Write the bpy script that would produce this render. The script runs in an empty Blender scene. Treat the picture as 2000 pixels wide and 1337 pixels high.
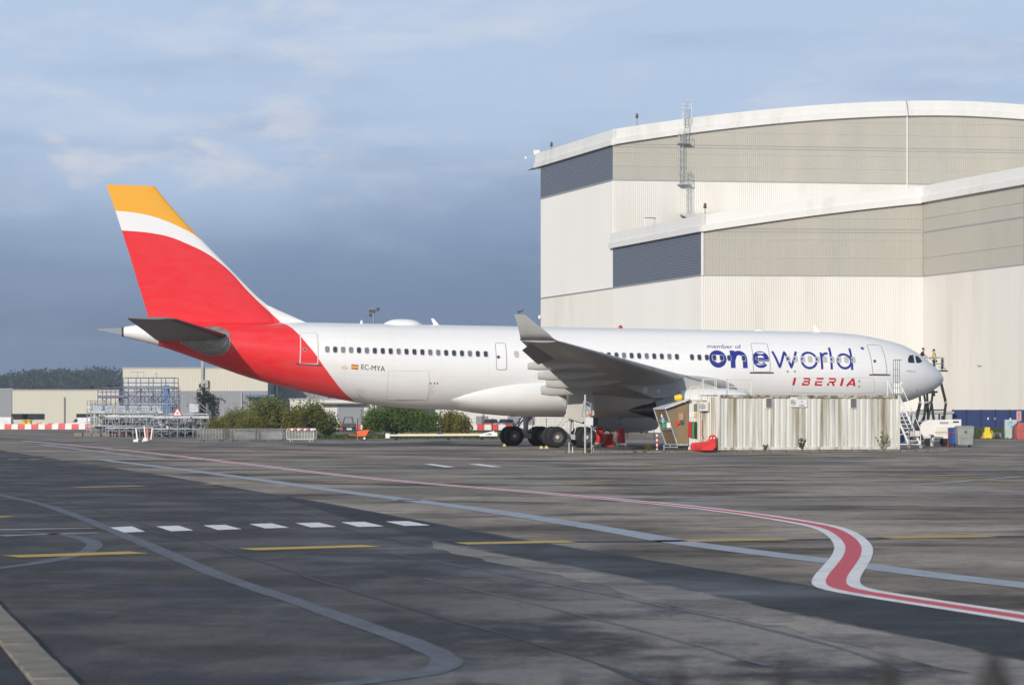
import bpy, bmesh, math, random
from mathutils import Vector, Matrix
R = math.radians
random.seed(7)
S = bpy.context.scene
COL = S.collection

# ---------------------------------------------------------------- camera, sky, sun, exposure
F, HY, H = 4930.0, 817.0, 1.9          # focal length and horizon row for a 2000 px wide frame, eye height
cd = bpy.data.cameras.new('camera'); cam = bpy.data.objects.new('camera', cd); COL.objects.link(cam)
cam.location = (0, 0, H); cam.rotation_euler = (R(90), 0, 0)
cd.sensor_width = 36; cd.lens = 36 * F / 2000; cd.shift_y = (HY - 668.5) / 2000
cd.clip_start = 0.1; cd.clip_end = 9000
cd.dof.use_dof = True; cd.dof.focus_distance = 150; cd.dof.aperture_fstop = 5
S.camera = cam
SUN_AZ, SUN_EL = 24, 19                # degrees: behind the camera, to its left
wd = bpy.data.worlds.new('World'); S.world = wd; wd.use_nodes = True
def world():
    nt = wd.node_tree; N = nt.nodes; L = nt.links; N.clear()
    out = N.new('ShaderNodeOutputWorld'); bg = N.new('ShaderNodeBackground'); bg.inputs[1].default_value = 0.1
    L.new(bg.outputs[0], out.inputs[0])
    sky = N.new('ShaderNodeTexSky'); sky.sky_type = 'NISHITA'; sky.sun_disc = False
    sky.sun_elevation = R(SUN_EL); sky.sun_rotation = R(180 + SUN_AZ); sky.dust_density = 1.0
    tc = N.new('ShaderNodeTexCoord'); sep = N.new('ShaderNodeSeparateXYZ'); L.new(tc.outputs['Generated'], sep.inputs[0])
    def noise(sc, scale, det, rough=.5, dist=0.0):
        m = N.new('ShaderNodeMapping'); m.inputs['Scale'].default_value = sc; L.new(tc.outputs['Generated'], m.inputs[0])
        n = N.new('ShaderNodeTexNoise'); n.inputs['Scale'].default_value = scale; n.inputs['Detail'].default_value = det
        n.inputs['Roughness'].default_value = rough; n.inputs['Distortion'].default_value = dist; L.new(m.outputs[0], n.inputs[0]); return n.outputs[0]
    def math_(op, a, b, c=None):
        m = N.new('ShaderNodeMath'); m.operation = op
        for i, v in enumerate((a, b, c)):
            if v is None: continue
            if isinstance(v, (int, float)): m.inputs[i].default_value = v
            else: L.new(v, m.inputs[i])
        return m.outputs[0]
    def rng(v, a, b, c=0.0, d=1.0):
        m = N.new('ShaderNodeMapRange'); m.interpolation_type = 'SMOOTHSTEP'
        for i, x in enumerate((a, b, c, d)): m.inputs[i + 1].default_value = x
        L.new(v, m.inputs[0]); return m.outputs[0]
    def mix(f, a, b):
        m = N.new('ShaderNodeMix'); m.data_type = 'RGBA'; L.new(f, m.inputs[0])
        for i, v in ((6, a), (7, b)):
            if isinstance(v, tuple): m.inputs[i].default_value = (*[x * 10 for x in v], 1)
            else: L.new(v, m.inputs[i])
        return m.outputs[2]
    z = sep.outputs[2]
    big = noise((1.0, 1.0, 2.2), 4.2, 5, .5, .2)
    zz = math_('ADD', z, math_('MULTIPLY', math_('SUBTRACT', big, .5), .10))
    # storm bank low down, thinner lighter veil higher up
    c = mix(rng(zz, .015, .085), (.165, .232, .355), (.205, .292, .45))
    c = mix(rng(zz, .05, .115), c, (.46, .575, .755))
    streak = noise((1.0, 1.0, 3.6), 8.0, 7, .62, .3)
    c = mix(math_('MULTIPLY', rng(streak, .47, .72), rng(z, .05, .14, .10, .85)), c, (.60, .67, .785))
    dk = noise((1.0, 1.0, 6.0), 6.5, 5, .55, .2)
    c = mix(math_('MULTIPLY', rng(dk, .52, .78), .38), c, (.27, .365, .55))
    puff = noise((1.0, 1.0, 2.3), 19.0, 6, .6, .15)
    pz = math_('MULTIPLY', rng(z, .07, .10), rng(sep.outputs[0], -.03, -.13, .18, 1.0))
    c = mix(math_('MULTIPLY', math_('MULTIPLY', rng(puff, .50, .68), pz), .75), c, (.68, .68, .725))
    # higher up the blue sky takes over between the clouds
    hi = noise((1.0, 1.0, 2.0), 2.6, 5, .55)
    up = mix(rng(hi, .45, .7), sky.outputs[0], (.60, .66, .77))
    c = mix(rng(z, .17, .38), c, up)
    L.new(c, bg.inputs[0])
world()
sl = bpy.data.lights.new('sun', 'SUN'); sun = bpy.data.objects.new('sun', sl); COL.objects.link(sun)
sl.energy = 3.35; sl.angle = R(0.53); sl.color = (1.0, .935, .84)
sun.rotation_euler = (R(90 - SUN_EL), 0, R(-SUN_AZ)); sun.location = (-60, -100, 80)
S.view_settings.view_transform = 'Standard'; S.view_settings.look = 'None'
S.view_settings.exposure = 0.1; S.view_settings.gamma = 1.0; S.view_settings.use_curve_mapping = False
S.render.resolution_x = 1024; S.render.resolution_y = 684

# ---------------------------------------------------------------- survey helpers: where a thing seen in the photo stands on the ground
def X(px, d): return (px - 1000) / F * d
def Zy(py, d): return H - (py - HY) * d / F
def at(px, py, d): return Vector((X(px, d), d, Zy(py, d)))
def gd(py, z=0.0): return F * (H - z) / (py - HY)
def G(px, py, z=0.0):
    d = gd(py, z); return Vector((X(px, d), d, z))

# ---------------------------------------------------------------- object helpers
LOC = {}
def thing(name, label, cat, loc=(0, 0, 0), group=None, rz=0.0):
    o = bpy.data.objects.new(name, None); COL.objects.link(o); o.location = loc; o.rotation_euler = (0, 0, rz)
    o.empty_display_size = .2; LOC[o] = Vector(loc); tag(o, label, cat, group); return o
def tag(o, label=None, cat=None, group=None, kind=None):
    for k, v in (('label', label), ('category', cat), ('group', group), ('kind', kind)):
        if v: o[k] = v
    return o
def link(name, me, parent=None, loc=None):
    o = bpy.data.objects.new(name, me); COL.objects.link(o)
    if parent is not None: o.parent = parent
    if loc is not None: o.location = loc
    LOC[o] = Vector((0, 0, 0)); return o
def copy_tree(o, parent=None):
    c = o.copy(); COL.objects.link(c); c.parent = parent
    for ch in o.children: copy_tree(ch, c)
    return c
class MB:
    def __init__(s): s.v = []; s.f = []; s.m = []
    def add(s, vs, fs, m=0):
        b = len(s.v); s.v += [tuple(v) for v in vs]
        for f in fs: s.f.append(tuple(b + i for i in f)); s.m.append(m)
    def box(s, c, d, rz=0.0, m=0, tilt=None):
        c = Vector(c); h = [x / 2 for x in d]; M = Matrix.Rotation(rz, 3, 'Z')
        if tilt is not None: M = M @ tilt
        vs = [c + M @ Vector((a * h[0], b * h[1], e * h[2])) for e in (-1, 1) for a, b in ((-1, -1), (1, -1), (1, 1), (-1, 1))]
        s.add(vs, [(3, 2, 1, 0), (4, 5, 6, 7), (0, 1, 5, 4), (1, 2, 6, 5), (2, 3, 7, 6), (3, 0, 4, 7)], m); return s
    def bar(s, p, q, w, h=None, m=0, up=(0, 0, 1)):
        p = Vector(p); q = Vector(q); h = h or w; d = (q - p).normalized(); u = Vector(up)
        if abs(d.dot(u)) > .98: u = Vector((0, 1, 0))
        a = d.cross(u).normalized() * w / 2; b = a.cross(d).normalized() * h / 2
        vs = [e + i * a + j * b for e in (p, q) for i, j in ((-1, -1), (1, -1), (1, 1), (-1, 1))]
        s.add(vs, [(0, 1, 2, 3), (7, 6, 5, 4), (0, 4, 5, 1), (1, 5, 6, 2), (2, 6, 7, 3), (3, 7, 4, 0)], m); return s
    def tube(s, p, q, r, n=8, m=0, r2=None):
        p = Vector(p); q = Vector(q); r2 = r if r2 is None else r2; d = (q - p).normalized()
        u = Vector((0, 0, 1)) if abs(d.z) < .95 else Vector((1, 0, 0)); a = d.cross(u).normalized(); b = d.cross(a)
        vs = []
        for e, rr in ((p, r), (q, r2)):
            vs += [e + (a * math.cos(2 * math.pi * i / n) + b * math.sin(2 * math.pi * i / n)) * rr for i in range(n)]
        s.add(vs, [(i, (i + 1) % n, n + (i + 1) % n, n + i) for i in range(n)] + [tuple(range(n - 1, -1, -1)), tuple(range(n, 2 * n))], m); return s
    def path(s, pts, r, n=6, m=0):
        for a, b in zip(pts, pts[1:]): s.tube(a, b, r, n, m)
        return s
    def lathe(s, prof, o, ax, n=24, m=0, cap=True):
        o = Vector(o); ax = Vector(ax).normalized(); u = Vector((0, 0, 1)) if abs(ax.z) < .9 else Vector((1, 0, 0))
        a = ax.cross(u).normalized(); b = ax.cross(a); rings = []
        for r, x in prof: rings.append([o + ax * x + (a * math.cos(2 * math.pi * i / n) + b * math.sin(2 * math.pi * i / n)) * r for i in range(n)])
        return s.loft(rings, cap, m)
    def loft(s, rings, cap=True, m=0, closed=True):
        n = len(rings[0]); vs = [v for r in rings for v in r]; fs = []
        for k in range(len(rings) - 1):
            for i in range(n if closed else n - 1):
                j = (i + 1) % n; fs.append((k * n + i, k * n + j, (k + 1) * n + j, (k + 1) * n + i))
        if cap: fs += [tuple(range(n - 1, -1, -1)), tuple(range((len(rings) - 1) * n, len(rings) * n))]
        s.add(vs, fs, m); return s
    def prism(s, poly, off, m=0):
        off = Vector(off); a = [Vector(p) for p in poly]; return s.loft([a, [p + off for p in a]], True, m)
    def poly(s, pts, m=0): s.add(pts, [tuple(range(len(pts)))], m); return s
    def mesh(s, name, mats, smooth=True, angle=35, fix=True):
        me = bpy.data.meshes.new(name); me.from_pydata(s.v, [], s.f)
        for mt in (mats if isinstance(mats, (list, tuple)) else [mats]): me.materials.append(mt)
        me.polygons.foreach_set('material_index', s.m)
        if fix and len(s.f) < 20000:
            bm = bmesh.new(); bm.from_mesh(me); bmesh.ops.recalc_face_normals(bm, faces=bm.faces); bm.to_mesh(me); bm.free()
        if smooth:
            me.polygons.foreach_set('use_smooth', [True] * len(me.polygons)); me.set_sharp_from_angle(angle=R(angle))
        me.update(); return me
    def build(s, name, mats, parent=None, world=False, smooth=True, angle=35, bevel=0, fix=True):
        if world and parent is not None:
            l = LOC[parent]
            if parent.parent is not None: l = LOC[parent.parent]
            s.v = [tuple(Vector(v) - l) for v in s.v]
        o = link(name, s.mesh(name, mats, smooth, angle, fix), parent)
        if bevel:
            md = o.modifiers.new('bevel', 'BEVEL'); md.width = bevel; md.segments = 2; md.limit_method = 'ANGLE'; md.angle_limit = R(40)
        return o
    def solo(s, name, mats, label, cat, group=None, kind=None, **k):
        """one mesh as a top-level thing, its origin at its base"""
        c = Vector((sum(v[0] for v in s.v) / len(s.v), sum(v[1] for v in s.v) / len(s.v), min(v[2] for v in s.v)))
        s.v = [tuple(Vector(v) - c) for v in s.v]; o = s.build(name, mats, **k); o.location = c; LOC[o] = c
        return tag(o, label, cat, group, kind)

# ---------------------------------------------------------------- materials
def srgb(r, g, b):
    f = lambda c: c / 12.92 if c <= .04045 else ((c + .055) / 1.055) ** 2.4
    return tuple(f(x / 255) for x in (r, g, b))
MATS = {}
def newmat(name):
    m = bpy.data.materials.new(name); m.use_nodes = True; nt = m.node_tree; return m, nt, nt.nodes['Principled BSDF']
def nd(nt, typ, **k):
    n = nt.nodes.new(typ)
    for a, b in k.items(): setattr(n, a, b)
    return n
def texn(nt, scale, detail=4, rough=.55, vec=None, msc=(1, 1, 1)):
    tc = nd(nt, 'ShaderNodeTexCoord'); mp = nd(nt, 'ShaderNodeMapping'); mp.inputs['Scale'].default_value = msc
    nt.links.new(tc.outputs['Object'] if vec is None else vec, mp.inputs[0])
    n = nd(nt, 'ShaderNodeTexNoise'); n.inputs['Scale'].default_value = scale; n.inputs['Detail'].default_value = detail
    n.inputs['Roughness'].default_value = rough; nt.links.new(mp.outputs[0], n.inputs[0]); return n.outputs[0]
def mrange(nt, v, a, b, c=0.0, d=1.0):
    m = nd(nt, 'ShaderNodeMapRange')
    for i, x in enumerate((a, b, c, d)): m.inputs[i + 1].default_value = x
    nt.links.new(v, m.inputs[0]); return m.outputs[0]
def mixc(nt, f, a, b, blend='MIX'):
    m = nd(nt, 'ShaderNodeMix', data_type='RGBA', blend_type=blend)
    for i, v in ((0, f), (6, a), (7, b)):
        if isinstance(v, tuple): m.inputs[i].default_value = (*v, 1)
        elif isinstance(v, (int, float)): m.inputs[i].default_value = v
        else: nt.links.new(v, m.inputs[i])
    return m.outputs[2]
def mth(nt, op, a, b=None, c=None):
    m = nd(nt, 'ShaderNodeMath', operation=op)
    for i, v in enumerate((a, b, c)):
        if v is None: continue
        if isinstance(v, (int, float)): m.inputs[i].default_value = v
        else: nt.links.new(v, m.inputs[i])
    return m.outputs[0]
def bump(nt, bs, h, strength=.3, dist=.02):
    b = nd(nt, 'ShaderNodeBump'); b.inputs['Strength'].default_value = strength; b.inputs['Distance'].default_value = dist
    nt.links.new(h, b.inputs['Height']); nt.links.new(b.outputs[0], bs.inputs['Normal'])
def M(name, col=None, rough=.5, metal=0.0, var=.12, scale=1.5, coat=0.0, msc=(1, 1, 1), dirt=None, dscale=.8, drange=(.55, .75), alpha=None):
    """plain painted or metal surface with mottled tone and, where asked, dirt patches"""
    if name in MATS: return MATS[name]
    m, nt, b = newmat(name); c = tuple(col)
    n = texn(nt, scale, 5, .6, msc=msc)
    lo = tuple(x * (1 - var) for x in c); hi = tuple(min(1, x * (1 + var)) for x in c)
    o = mixc(nt, mrange(nt, n, .3, .7), lo, hi)
    if dirt: o = mixc(nt, mrange(nt, texn(nt, dscale, 6, .65, msc=msc), *drange), o, tuple(dirt))
    nt.links.new(o, b.inputs['Base Color']); b.inputs['Metallic'].default_value = metal
    nt.links.new(mrange(nt, n, .3, .7, max(.03, rough - .06), min(1, rough + .06)), b.inputs['Roughness'])
    b.inputs['Coat Weight'].default_value = coat; b.inputs['Coat Roughness'].default_value = .12
    MATS[name] = m; return m
def emissive(name, col, st):
    m, nt, b = newmat(name); b.inputs['Base Color'].default_value = (*col, 1); b.inputs['Emission Color'].default_value = (*col, 1)
    b.inputs['Emission Strength'].default_value = st; MATS[name] = m; return m
def leafmat(name, cols, rough=.6, trans=.25):
    m, nt, b = newmat(name); g = nd(nt, 'ShaderNodeNewGeometry'); r = nd(nt, 'ShaderNodeValToRGB'); e = r.color_ramp.elements
    e[0].color = (*cols[0], 1); e[1].color = (*cols[-1], 1)
    for i, c in enumerate(cols[1:-1]): x = e.new((i + 1) / (len(cols) - 1)); x.color = (*c, 1)
    big = texn(nt, .9, 3); f = mth(nt, 'ADD', mth(nt, 'MULTIPLY', g.outputs['Random Per Island'], .55), mth(nt, 'MULTIPLY', mrange(nt, big, .3, .7), .45))
    nt.links.new(f, r.inputs[0]); nt.links.new(r.outputs[0], b.inputs['Base Color']); b.inputs['Roughness'].default_value = rough
    t = nd(nt, 'ShaderNodeBsdfTranslucent'); nt.links.new(r.outputs[0], t.inputs[0]); ms = nd(nt, 'ShaderNodeMixShader'); ms.inputs[0].default_value = trans
    nt.links.new(b.outputs[0], ms.inputs[1]); nt.links.new(t.outputs[0], ms.inputs[2]); nt.links.new(ms.outputs[0], nt.nodes['Material Output'].inputs[0])
    MATS[name] = m; return m
white = M('white_paint', (.80, .80, .79), .35, var=.03)
offwhite = M('cream_paint', (.72, .69, .60), .45, var=.05)
galv = M('galvanised_steel', (.42, .44, .46), .42, .55, var=.2, scale=3)
steel = M('dull_steel', (.30, .31, .32), .45, .6, var=.15, scale=3)
black = M('black_metal', (.010, .010, .011), .6, var=.2)
rubber = M('tyre_rubber', (.012, .0115, .0115), .75, var=.25, scale=3)
red = M('red_plastic', (.62, .028, .025), .42, var=.12, scale=2)
redm = M('red_enamel', (.50, .025, .022), .35, var=.15, scale=3)
orange = M('orange_plastic', (.80, .12, .02), .45, var=.1)
yellow = M('yellow_paint', (.72, .48, .03), .5, var=.12)
bluep = M('blue_enamel', (.085, .15, .30), .5, var=.25, scale=3)
purple = M('violet_grey_enamel', (.16, .15, .27), .5, var=.25, scale=3)
bbin = M('blue_bin_plastic', (.03, .10, .32), .5, var=.15)
grey = M('grey_plastic', (.28, .30, .29), .55, var=.12, scale=2)
dark = M('dark_grey_equipment', (.05, .055, .065), .55, var=.3, scale=2)
glass = M('dark_glass', (.025, .03, .038), .08, var=.1)
ply = M('brown_plywood', (.20, .14, .075), .65, var=.2, scale=2, msc=(1, 1, .2))
green = M('green_plastic', (.02, .30, .06), .45)
skin = M('skin', (.55, .30, .21), .6, var=.05)
hivis = M('high_visibility_yellow', (.62, .85, .06), .6, var=.08, scale=6)
navy = M('navy_cloth', (.018, .022, .035), .85, var=.2, scale=6)
hairm = M('dark_hair', (.04, .025, .018), .7)
concrete = M('kerb_concrete', (.21, .19, .155), .85, var=.3, scale=3, dirt=(.07, .07, .06), dscale=1.7)
# ---------------------------------------------------------------- ground
def groundmat(name, a, b, c, s1, s2, rough=(.5, .85), grain=.25, side=None, spots=None, crack=.14, spec=.2, damp=1.0):
    m, nt, bs = newmat(name)
    n1 = texn(nt, s1, 6, .6); n2 = texn(nt, s2, 7, .66, msc=(.55, .9, 1)); n3 = texn(nt, 9.0, 3, .7)
    f = mrange(nt, n1, .40, .60)
    if side:                                   # older, more worn surface on the right of the road
        tc = nd(nt, 'ShaderNodeTexCoord'); sp = nd(nt, 'ShaderNodeSeparateXYZ'); nt.links.new(tc.outputs['Object'], sp.inputs[0])
        w = mth(nt, 'ADD', sp.outputs[0], mth(nt, 'MULTIPLY', sp.outputs[1], side[2]))
        n1 = texn(nt, s1, 9, .68, msc=(1, .6, 1)); f = mth(nt, 'MULTIPLY', mrange(nt, n1, .42, .54), mrange(nt, w, side[0], side[1], side[3], 1.0))
    o = mixc(nt, f, a, b)
    o = mixc(nt, mth(nt, 'MULTIPLY', mrange(nt, n2, .49, .62), mth(nt, 'SUBTRACT', 1.0, mth(nt, 'MULTIPLY', f, .75 if side else 0.0))), o, c)
    if spots: o = mixc(nt, mrange(nt, texn(nt, spots[0], 5, .6, msc=(1, .4, 1)), spots[1], spots[2]), o, spots[3])
    o = mixc(nt, mth(nt, 'MULTIPLY', mrange(nt, n3, .3, .75), grain), o, (.32, .30, .28), 'OVERLAY')
    fine = texn(nt, 17.0, 4, .9); mid = texn(nt, 2.2, 8, .8)
    o = mixc(nt, mth(nt, 'MULTIPLY', mrange(nt, mid, .48, .62), .65), o, (.50, .50, .50), 'MULTIPLY')
    o = mixc(nt, mth(nt, 'MULTIPLY', mrange(nt, fine, .52, .64), .5), o, (.075, .072, .07), 'SCREEN')
    o = mixc(nt, mth(nt, 'MULTIPLY', mrange(nt, fine, .48, .38), .6), o, (.45, .45, .45), 'MULTIPLY')
    vo = nd(nt, 'ShaderNodeTexVoronoi', feature='DISTANCE_TO_EDGE'); vo.inputs['Scale'].default_value = crack
    tcv = nd(nt, 'ShaderNodeTexCoord'); nv = nd(nt, 'ShaderNodeTexNoise'); nv.inputs['Scale'].default_value = 1.3; nv.inputs['Detail'].default_value = 5
    vm_ = nd(nt, 'ShaderNodeVectorMath', operation='ADD'); nt.links.new(tcv.outputs['Object'], nv.inputs[0]); nt.links.new(tcv.outputs['Object'], vm_.inputs[0]); nt.links.new(nv.outputs['Color'], vm_.inputs[1]); nt.links.new(vm_.outputs[0], vo.inputs['Vector'])
    ck = mth(nt, 'MULTIPLY', mrange(nt, vo.outputs[0], .0, .006, 1, 0), mrange(nt, n1, .40, .60)); o = mixc(nt, mth(nt, 'MULTIPLY', ck, .25), o, (.018, .018, .02))
    wet = mth(nt, 'MULTIPLY', mrange(nt, texn(nt, .10, 6, .6, msc=(.8, .5, 1)), .50, .62), damp)      # damp patches: darker and shinier
    o = mixc(nt, mth(nt, 'MULTIPLY', wet, .5), o, (.5, .5, .53), 'MULTIPLY')
    nt.links.new(o, bs.inputs['Base Color']); nt.links.new(mth(nt, 'SUBTRACT', mrange(nt, n2, .35, .65, *rough), mth(nt, 'MULTIPLY', wet, .30)), bs.inputs['Roughness'])
    bs.inputs['Specular IOR Level'].default_value = spec
    bump(nt, bs, fine, .35, .012); MATS[name] = m; return m
apron_m = groundmat('apron_concrete', (.24, .205, .168), (.44, .385, .32), (.088, .077, .068), .13, .24, (.7, .95), spots=(.09, .54, .68, (.13, .118, .108)))
road_m = groundmat('road_asphalt', (.034, .035, .040), (.29, .27, .245), (.050, .049, .052), .42, .5, (.62, .92), side=(-2.4, .3, -.05, .25), crack=.22, spec=.3)
strip_m = groundmat('new_asphalt', (.032, .033, .039), (.046, .047, .053), (.036, .037, .042), .3, .5, (.62, .85), .15)
worn_m = groundmat('worn_asphalt', (.29, .27, .25), (.37, .345, .315), (.19, .18, .17), .5, .6, (.7, .95))
field_m = groundmat('far_grass', (.05, .085, .025), (.075, .105, .035), (.06, .075, .03), .02, .05, (.8, .95))
def sheet(name, pts, mat, kind='structure'):
    o = MB().poly(pts).build(name, mat, smooth=False, fix=False)
    return tag(o, kind=kind)
def ribbon(mb, pts, w, z, jit=0.0, m=0, taper=None):
    """a strip of constant width laid along a smoothed centre line on the ground"""
    P = [Vector((p[0], p[1], 0)) for p in pts]; Q = []
    for i in range(len(P) - 1):
        a = P[max(i - 1, 0)]; b = P[i]; c = P[i + 1]; d = P[min(i + 2, len(P) - 1)]; k = max(3, int((c - b).length / 1.2)); k = min(k, 26)
        for j in range(k):
            t = j / k; Q.append(.5 * (2 * b + (c - a) * t + (2 * a - 5 * b + 4 * c - d) * t * t + (3 * b - a - 3 * c + d) * t ** 3))
    Q.append(P[-1]); L = []; Rr = []
    for i, q in enumerate(Q):
        d = (Q[min(i + 1, len(Q) - 1)] - Q[max(i - 1, 0)]).normalized(); n = Vector((-d.y, d.x, 0)); ww = w / 2
        a = n * ww * (1 + random.uniform(-jit, jit)); b = n * ww * (1 + random.uniform(-jit, jit))
        L.append((q.x + a.x, q.y + a.y, z)); Rr.append((q.x - b.x, q.y - b.y, z))
    n = len(L); mb.add(L + Rr, [(i, n + i, n + i + 1, i + 1) for i in range(n - 1)], m); return mb
def gl(*p): return [G(x, y) for x, y in p]
# one ground sheet to the horizon
sheet('ground', [(-4500, -300, 0), (4500, -300, 0), (4500, 5200, 0), (-4500, 5200, 0)], apron_m)
Z1, Z2, Z3, Z4, Z5 = .002, .004, .0065, .0085, .0105
def up(pts, z): return [(p[0], p[1], z) for p in pts]
near_l, near_r = Vector((-14, 4, 0)), Vector((14, 4, 0))
edge = gl((-700, 838), (0, 879), (330, 930), (650, 984), (1000, 1049), (1300, 1097), (1600, 1145), (2000, 1213), (2600, 1320))
sheet('road', up(edge, Z1) + up([Vector((30, 4, 0)), Vector((-90, 4, 0)), Vector((-160, 200, 0))], Z1), road_m)
mb = MB()
top = gl((560, 969), (650, 985), (820, 1017), (1000, 1050), (1300, 1098), (1600, 1146), (2000, 1214), (2600, 1321))
bot = gl((560, 975), (680, 1012), (840, 1050), (1000, 1083), (1300, 1140), (1600, 1205), (2000, 1287), (2600, 1420))
n = len(top); mb.add(up(top, Z2) + up(bot, Z2), [(i, n + i, n + i + 1, i + 1) for i in range(n - 1)])
tag(mb.build('new_asphalt_strip', strip_m, smooth=False), kind='structure')
mb = MB()                                      # the pale worn strip with its ragged lower edge
def rag(pts, k=9, a=.25):
    out = []
    for p, q in zip(pts, pts[1:]):
        for j in range(k):
            r = p.lerp(q, j / k); r.x += random.uniform(-a, a) * .5; r.y += random.uniform(-a, a); out.append(r)
    return out + [pts[-1]]
t2 = rag(gl((845, 1056), (1000, 1087), (1300, 1145), (1600, 1210), (2000, 1292), (2500, 1404)), a=.04)
b2 = rag(gl((845, 1072), (1060, 1118), (1300, 1178), (1560, 1232), (2000, 1345), (2400, 1450)), a=.16)
assert len(b2) == len(t2)
n = len(t2); mb.add(up(t2, .0052), []); mb.add(up(b2, .0052), []); mb.f += [(i, n + i, n + i + 1, i + 1) for i in range(n - 1)]; mb.m += [0] * (n - 1)
tag(mb.build('worn_asphalt_strip', worn_m, smooth=False), kind='structure')

def paint(name, col, wear=.45, under=(.10, .097, .093), rough=.6, lo=.48, hi=.62):
    m, nt, b = newmat(name); n = texn(nt, 1.4, 8, .78); n2 = texn(nt, 14, 4, .8)
    f = mth(nt, 'MULTIPLY', mrange(nt, mth(nt, 'ADD', mth(nt, 'MULTIPLY', n, .6), mth(nt, 'MULTIPLY', n2, .4)), lo, hi), wear)
    o = mixc(nt, f, col, under); nt.links.new(o, b.inputs['Base Color']); b.inputs['Roughness'].default_value = rough; MATS[name] = m; return m
wpaint = paint('white_road_paint', (.82, .82, .82), .35); rpaint = paint('red_road_paint', (.64, .055, .08), .35, (.40, .14, .14)); ypaint = paint('yellow_road_paint', (.55, .37, .045), .4)
oldpaint = paint('scrubbed_blue_grey_paint', (.34, .385, .44), .75, (.17, .17, .18)); ghost = paint('scrubbed_dark_paint', (.125, .14, .172), .9, (.042, .044, .05), .6, .38, .62)
seal = paint('joint_sealant', (.018, .019, .022), .7, (.045, .046, .05), .6); yworn = paint('worn_yellow_paint', (.46, .33, .07), .55, (.2, .17, .12)); wworn = paint('worn_white_paint', (.36, .35, .34), .8, (.17, .155, .14))
def marking(name, mat, lines, w, z, jit=0.0, label=None):
    mb = MB()
    for l in lines: ribbon(mb, gl(*l), w, z, jit)
    o = mb.build(name, mat, smooth=False, fix=False); return tag(o, kind='structure')
snake = [(45, 861), (150, 870), (300, 885), (480, 906), (640, 925), (800, 941), (1000, 957.5), (1200, 975), (1350, 990), (1470, 1005), (1560, 1019), (1618, 1031), (1650, 1047), (1666, 1066), (1664, 1085), (1650, 1106), (1636, 1125), (1634, 1141), (1660, 1152), (1740, 1166), (1850, 1183), (2000, 1206), (2300, 1255)]
marking('white_line', wpaint, [snake], .56, Z4); marking('red_line', rpaint, [snake], .235, Z5)
marking('scrubbed_line', oldpaint, [[(195, 897), (420, 925), (650, 957), (850, 983), (1000, 1004), (1200, 1036), (1330, 1059), (1480, 1079), (1640, 1098), (1800, 1120), (2000, 1143), (2200, 1167)], [(80, 868), (230, 886), (330, 897)]], .58, Z3, .05)
marking('ghost_line', ghost, [[(-200, 920), (0, 966), (100, 990), (250, 1048), (420, 1120), (560, 1168), (700, 1217), (800, 1252), (858, 1278), (872, 1296), (835, 1314), (740, 1328), (620, 1342)], [(-60, 1037), (60, 1040), (135, 1046), (180, 1058), (182, 1070), (150, 1084), (70, 1100), (-60, 1116)]], .25, Z3, .10)
marking('joint_line', seal, [[(-200, 845), (0, 883), (330, 934), (650, 987), (1000, 1052), (1300, 1100), (1600, 1148), (2000, 1217)], [(-100, 880), (60, 905), (250, 940), (480, 990), (700, 1040), (830, 1068)], [(-100, 920), (150, 985), (330, 1040), (520, 1100), (700, 1158), (900, 1215), (1150, 1290), (1300, 1345)]], .07, Z3, .7)
marking('wet_joint', ghost, [[(740, 1076), (950, 1115), (1200, 1165), (1450, 1218), (1650, 1268), (1770, 1312)], [(350, 958), (520, 988), (640, 1012), (760, 1035)], [(830, 1130), (1050, 1180), (1300, 1245), (1500, 1300)]], .05, Z3, .9)
marking('yellow_line', ypaint, [[(22, 1087), (272, 1079)], [(482, 1073), (727, 1066)], [(900, 1061.5), (1115, 1057.5)], [(145, 952), (275, 949)], [(-20, 1010), (0, 1008)]], .62, Z4)
marking('faded_yellow_line', yworn, [[(1340, 1056), (1530, 1053)], [(1728, 1050), (1930, 1047)], [(400, 946), (520, 943.5)], [(640, 943), (760, 941)], [(850, 942), (970, 940)], [(1090, 940), (1200, 938)], [(1320, 936), (1430, 934)], [(1560, 931), (1680, 929)], [(1790, 929), (1900, 927)], [(1460, 900), (1600, 899)]], .7, Z4)
marking('pale_joint', wworn, [[(-200, 1038), (180, 1031)], [(0, 1046), (195, 1040)], [(640, 978), (2300, 962)], [(1000, 932), (2300, 918)], [(760, 905), (1400, 920)], [(1750, 950), (2000, 930)], [(1560, 921), (2000, 908)]], .30, Z3, .5)
marking('dark_joint', seal, [[(1115, 1058), (1340, 1056)], [(1530, 1054), (1728, 1051)], [(1930, 1048), (2300, 1042)]], .42, Z3, .4)
mb = MB()
for q in ([(214, 1030), (258, 1028), (284, 1038.5), (243, 1040)], [(305, 1028), (349, 1026.5), (378, 1036), (334, 1037.5)], [(397, 1026), (440, 1025), (472, 1033.5), (425, 1035)], [(487, 1023.5), (531, 1022), (565, 1030.5), (518, 1032)], [(577, 1021.5), (622, 1020.5), (658, 1029), (607, 1030)], [(666, 1020), (712, 1019), (750, 1028), (700, 1029)], [(753, 1018.5), (798, 1017.7), (840, 1026), (790, 1027)]):
    mb.poly(up(gl(*q), Z4))
tag(mb.build('crossing_stripes', wpaint, smooth=False, fix=False), kind='structure')
mb = MB(); my = MB()
for q in ([(827, 906), (845, 905.5), (890, 912), (870, 912.5)], [(915, 906), (935, 905.5), (982, 911.5), (960, 912)]): mb.poly(up(gl(*q), Z4))
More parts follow.
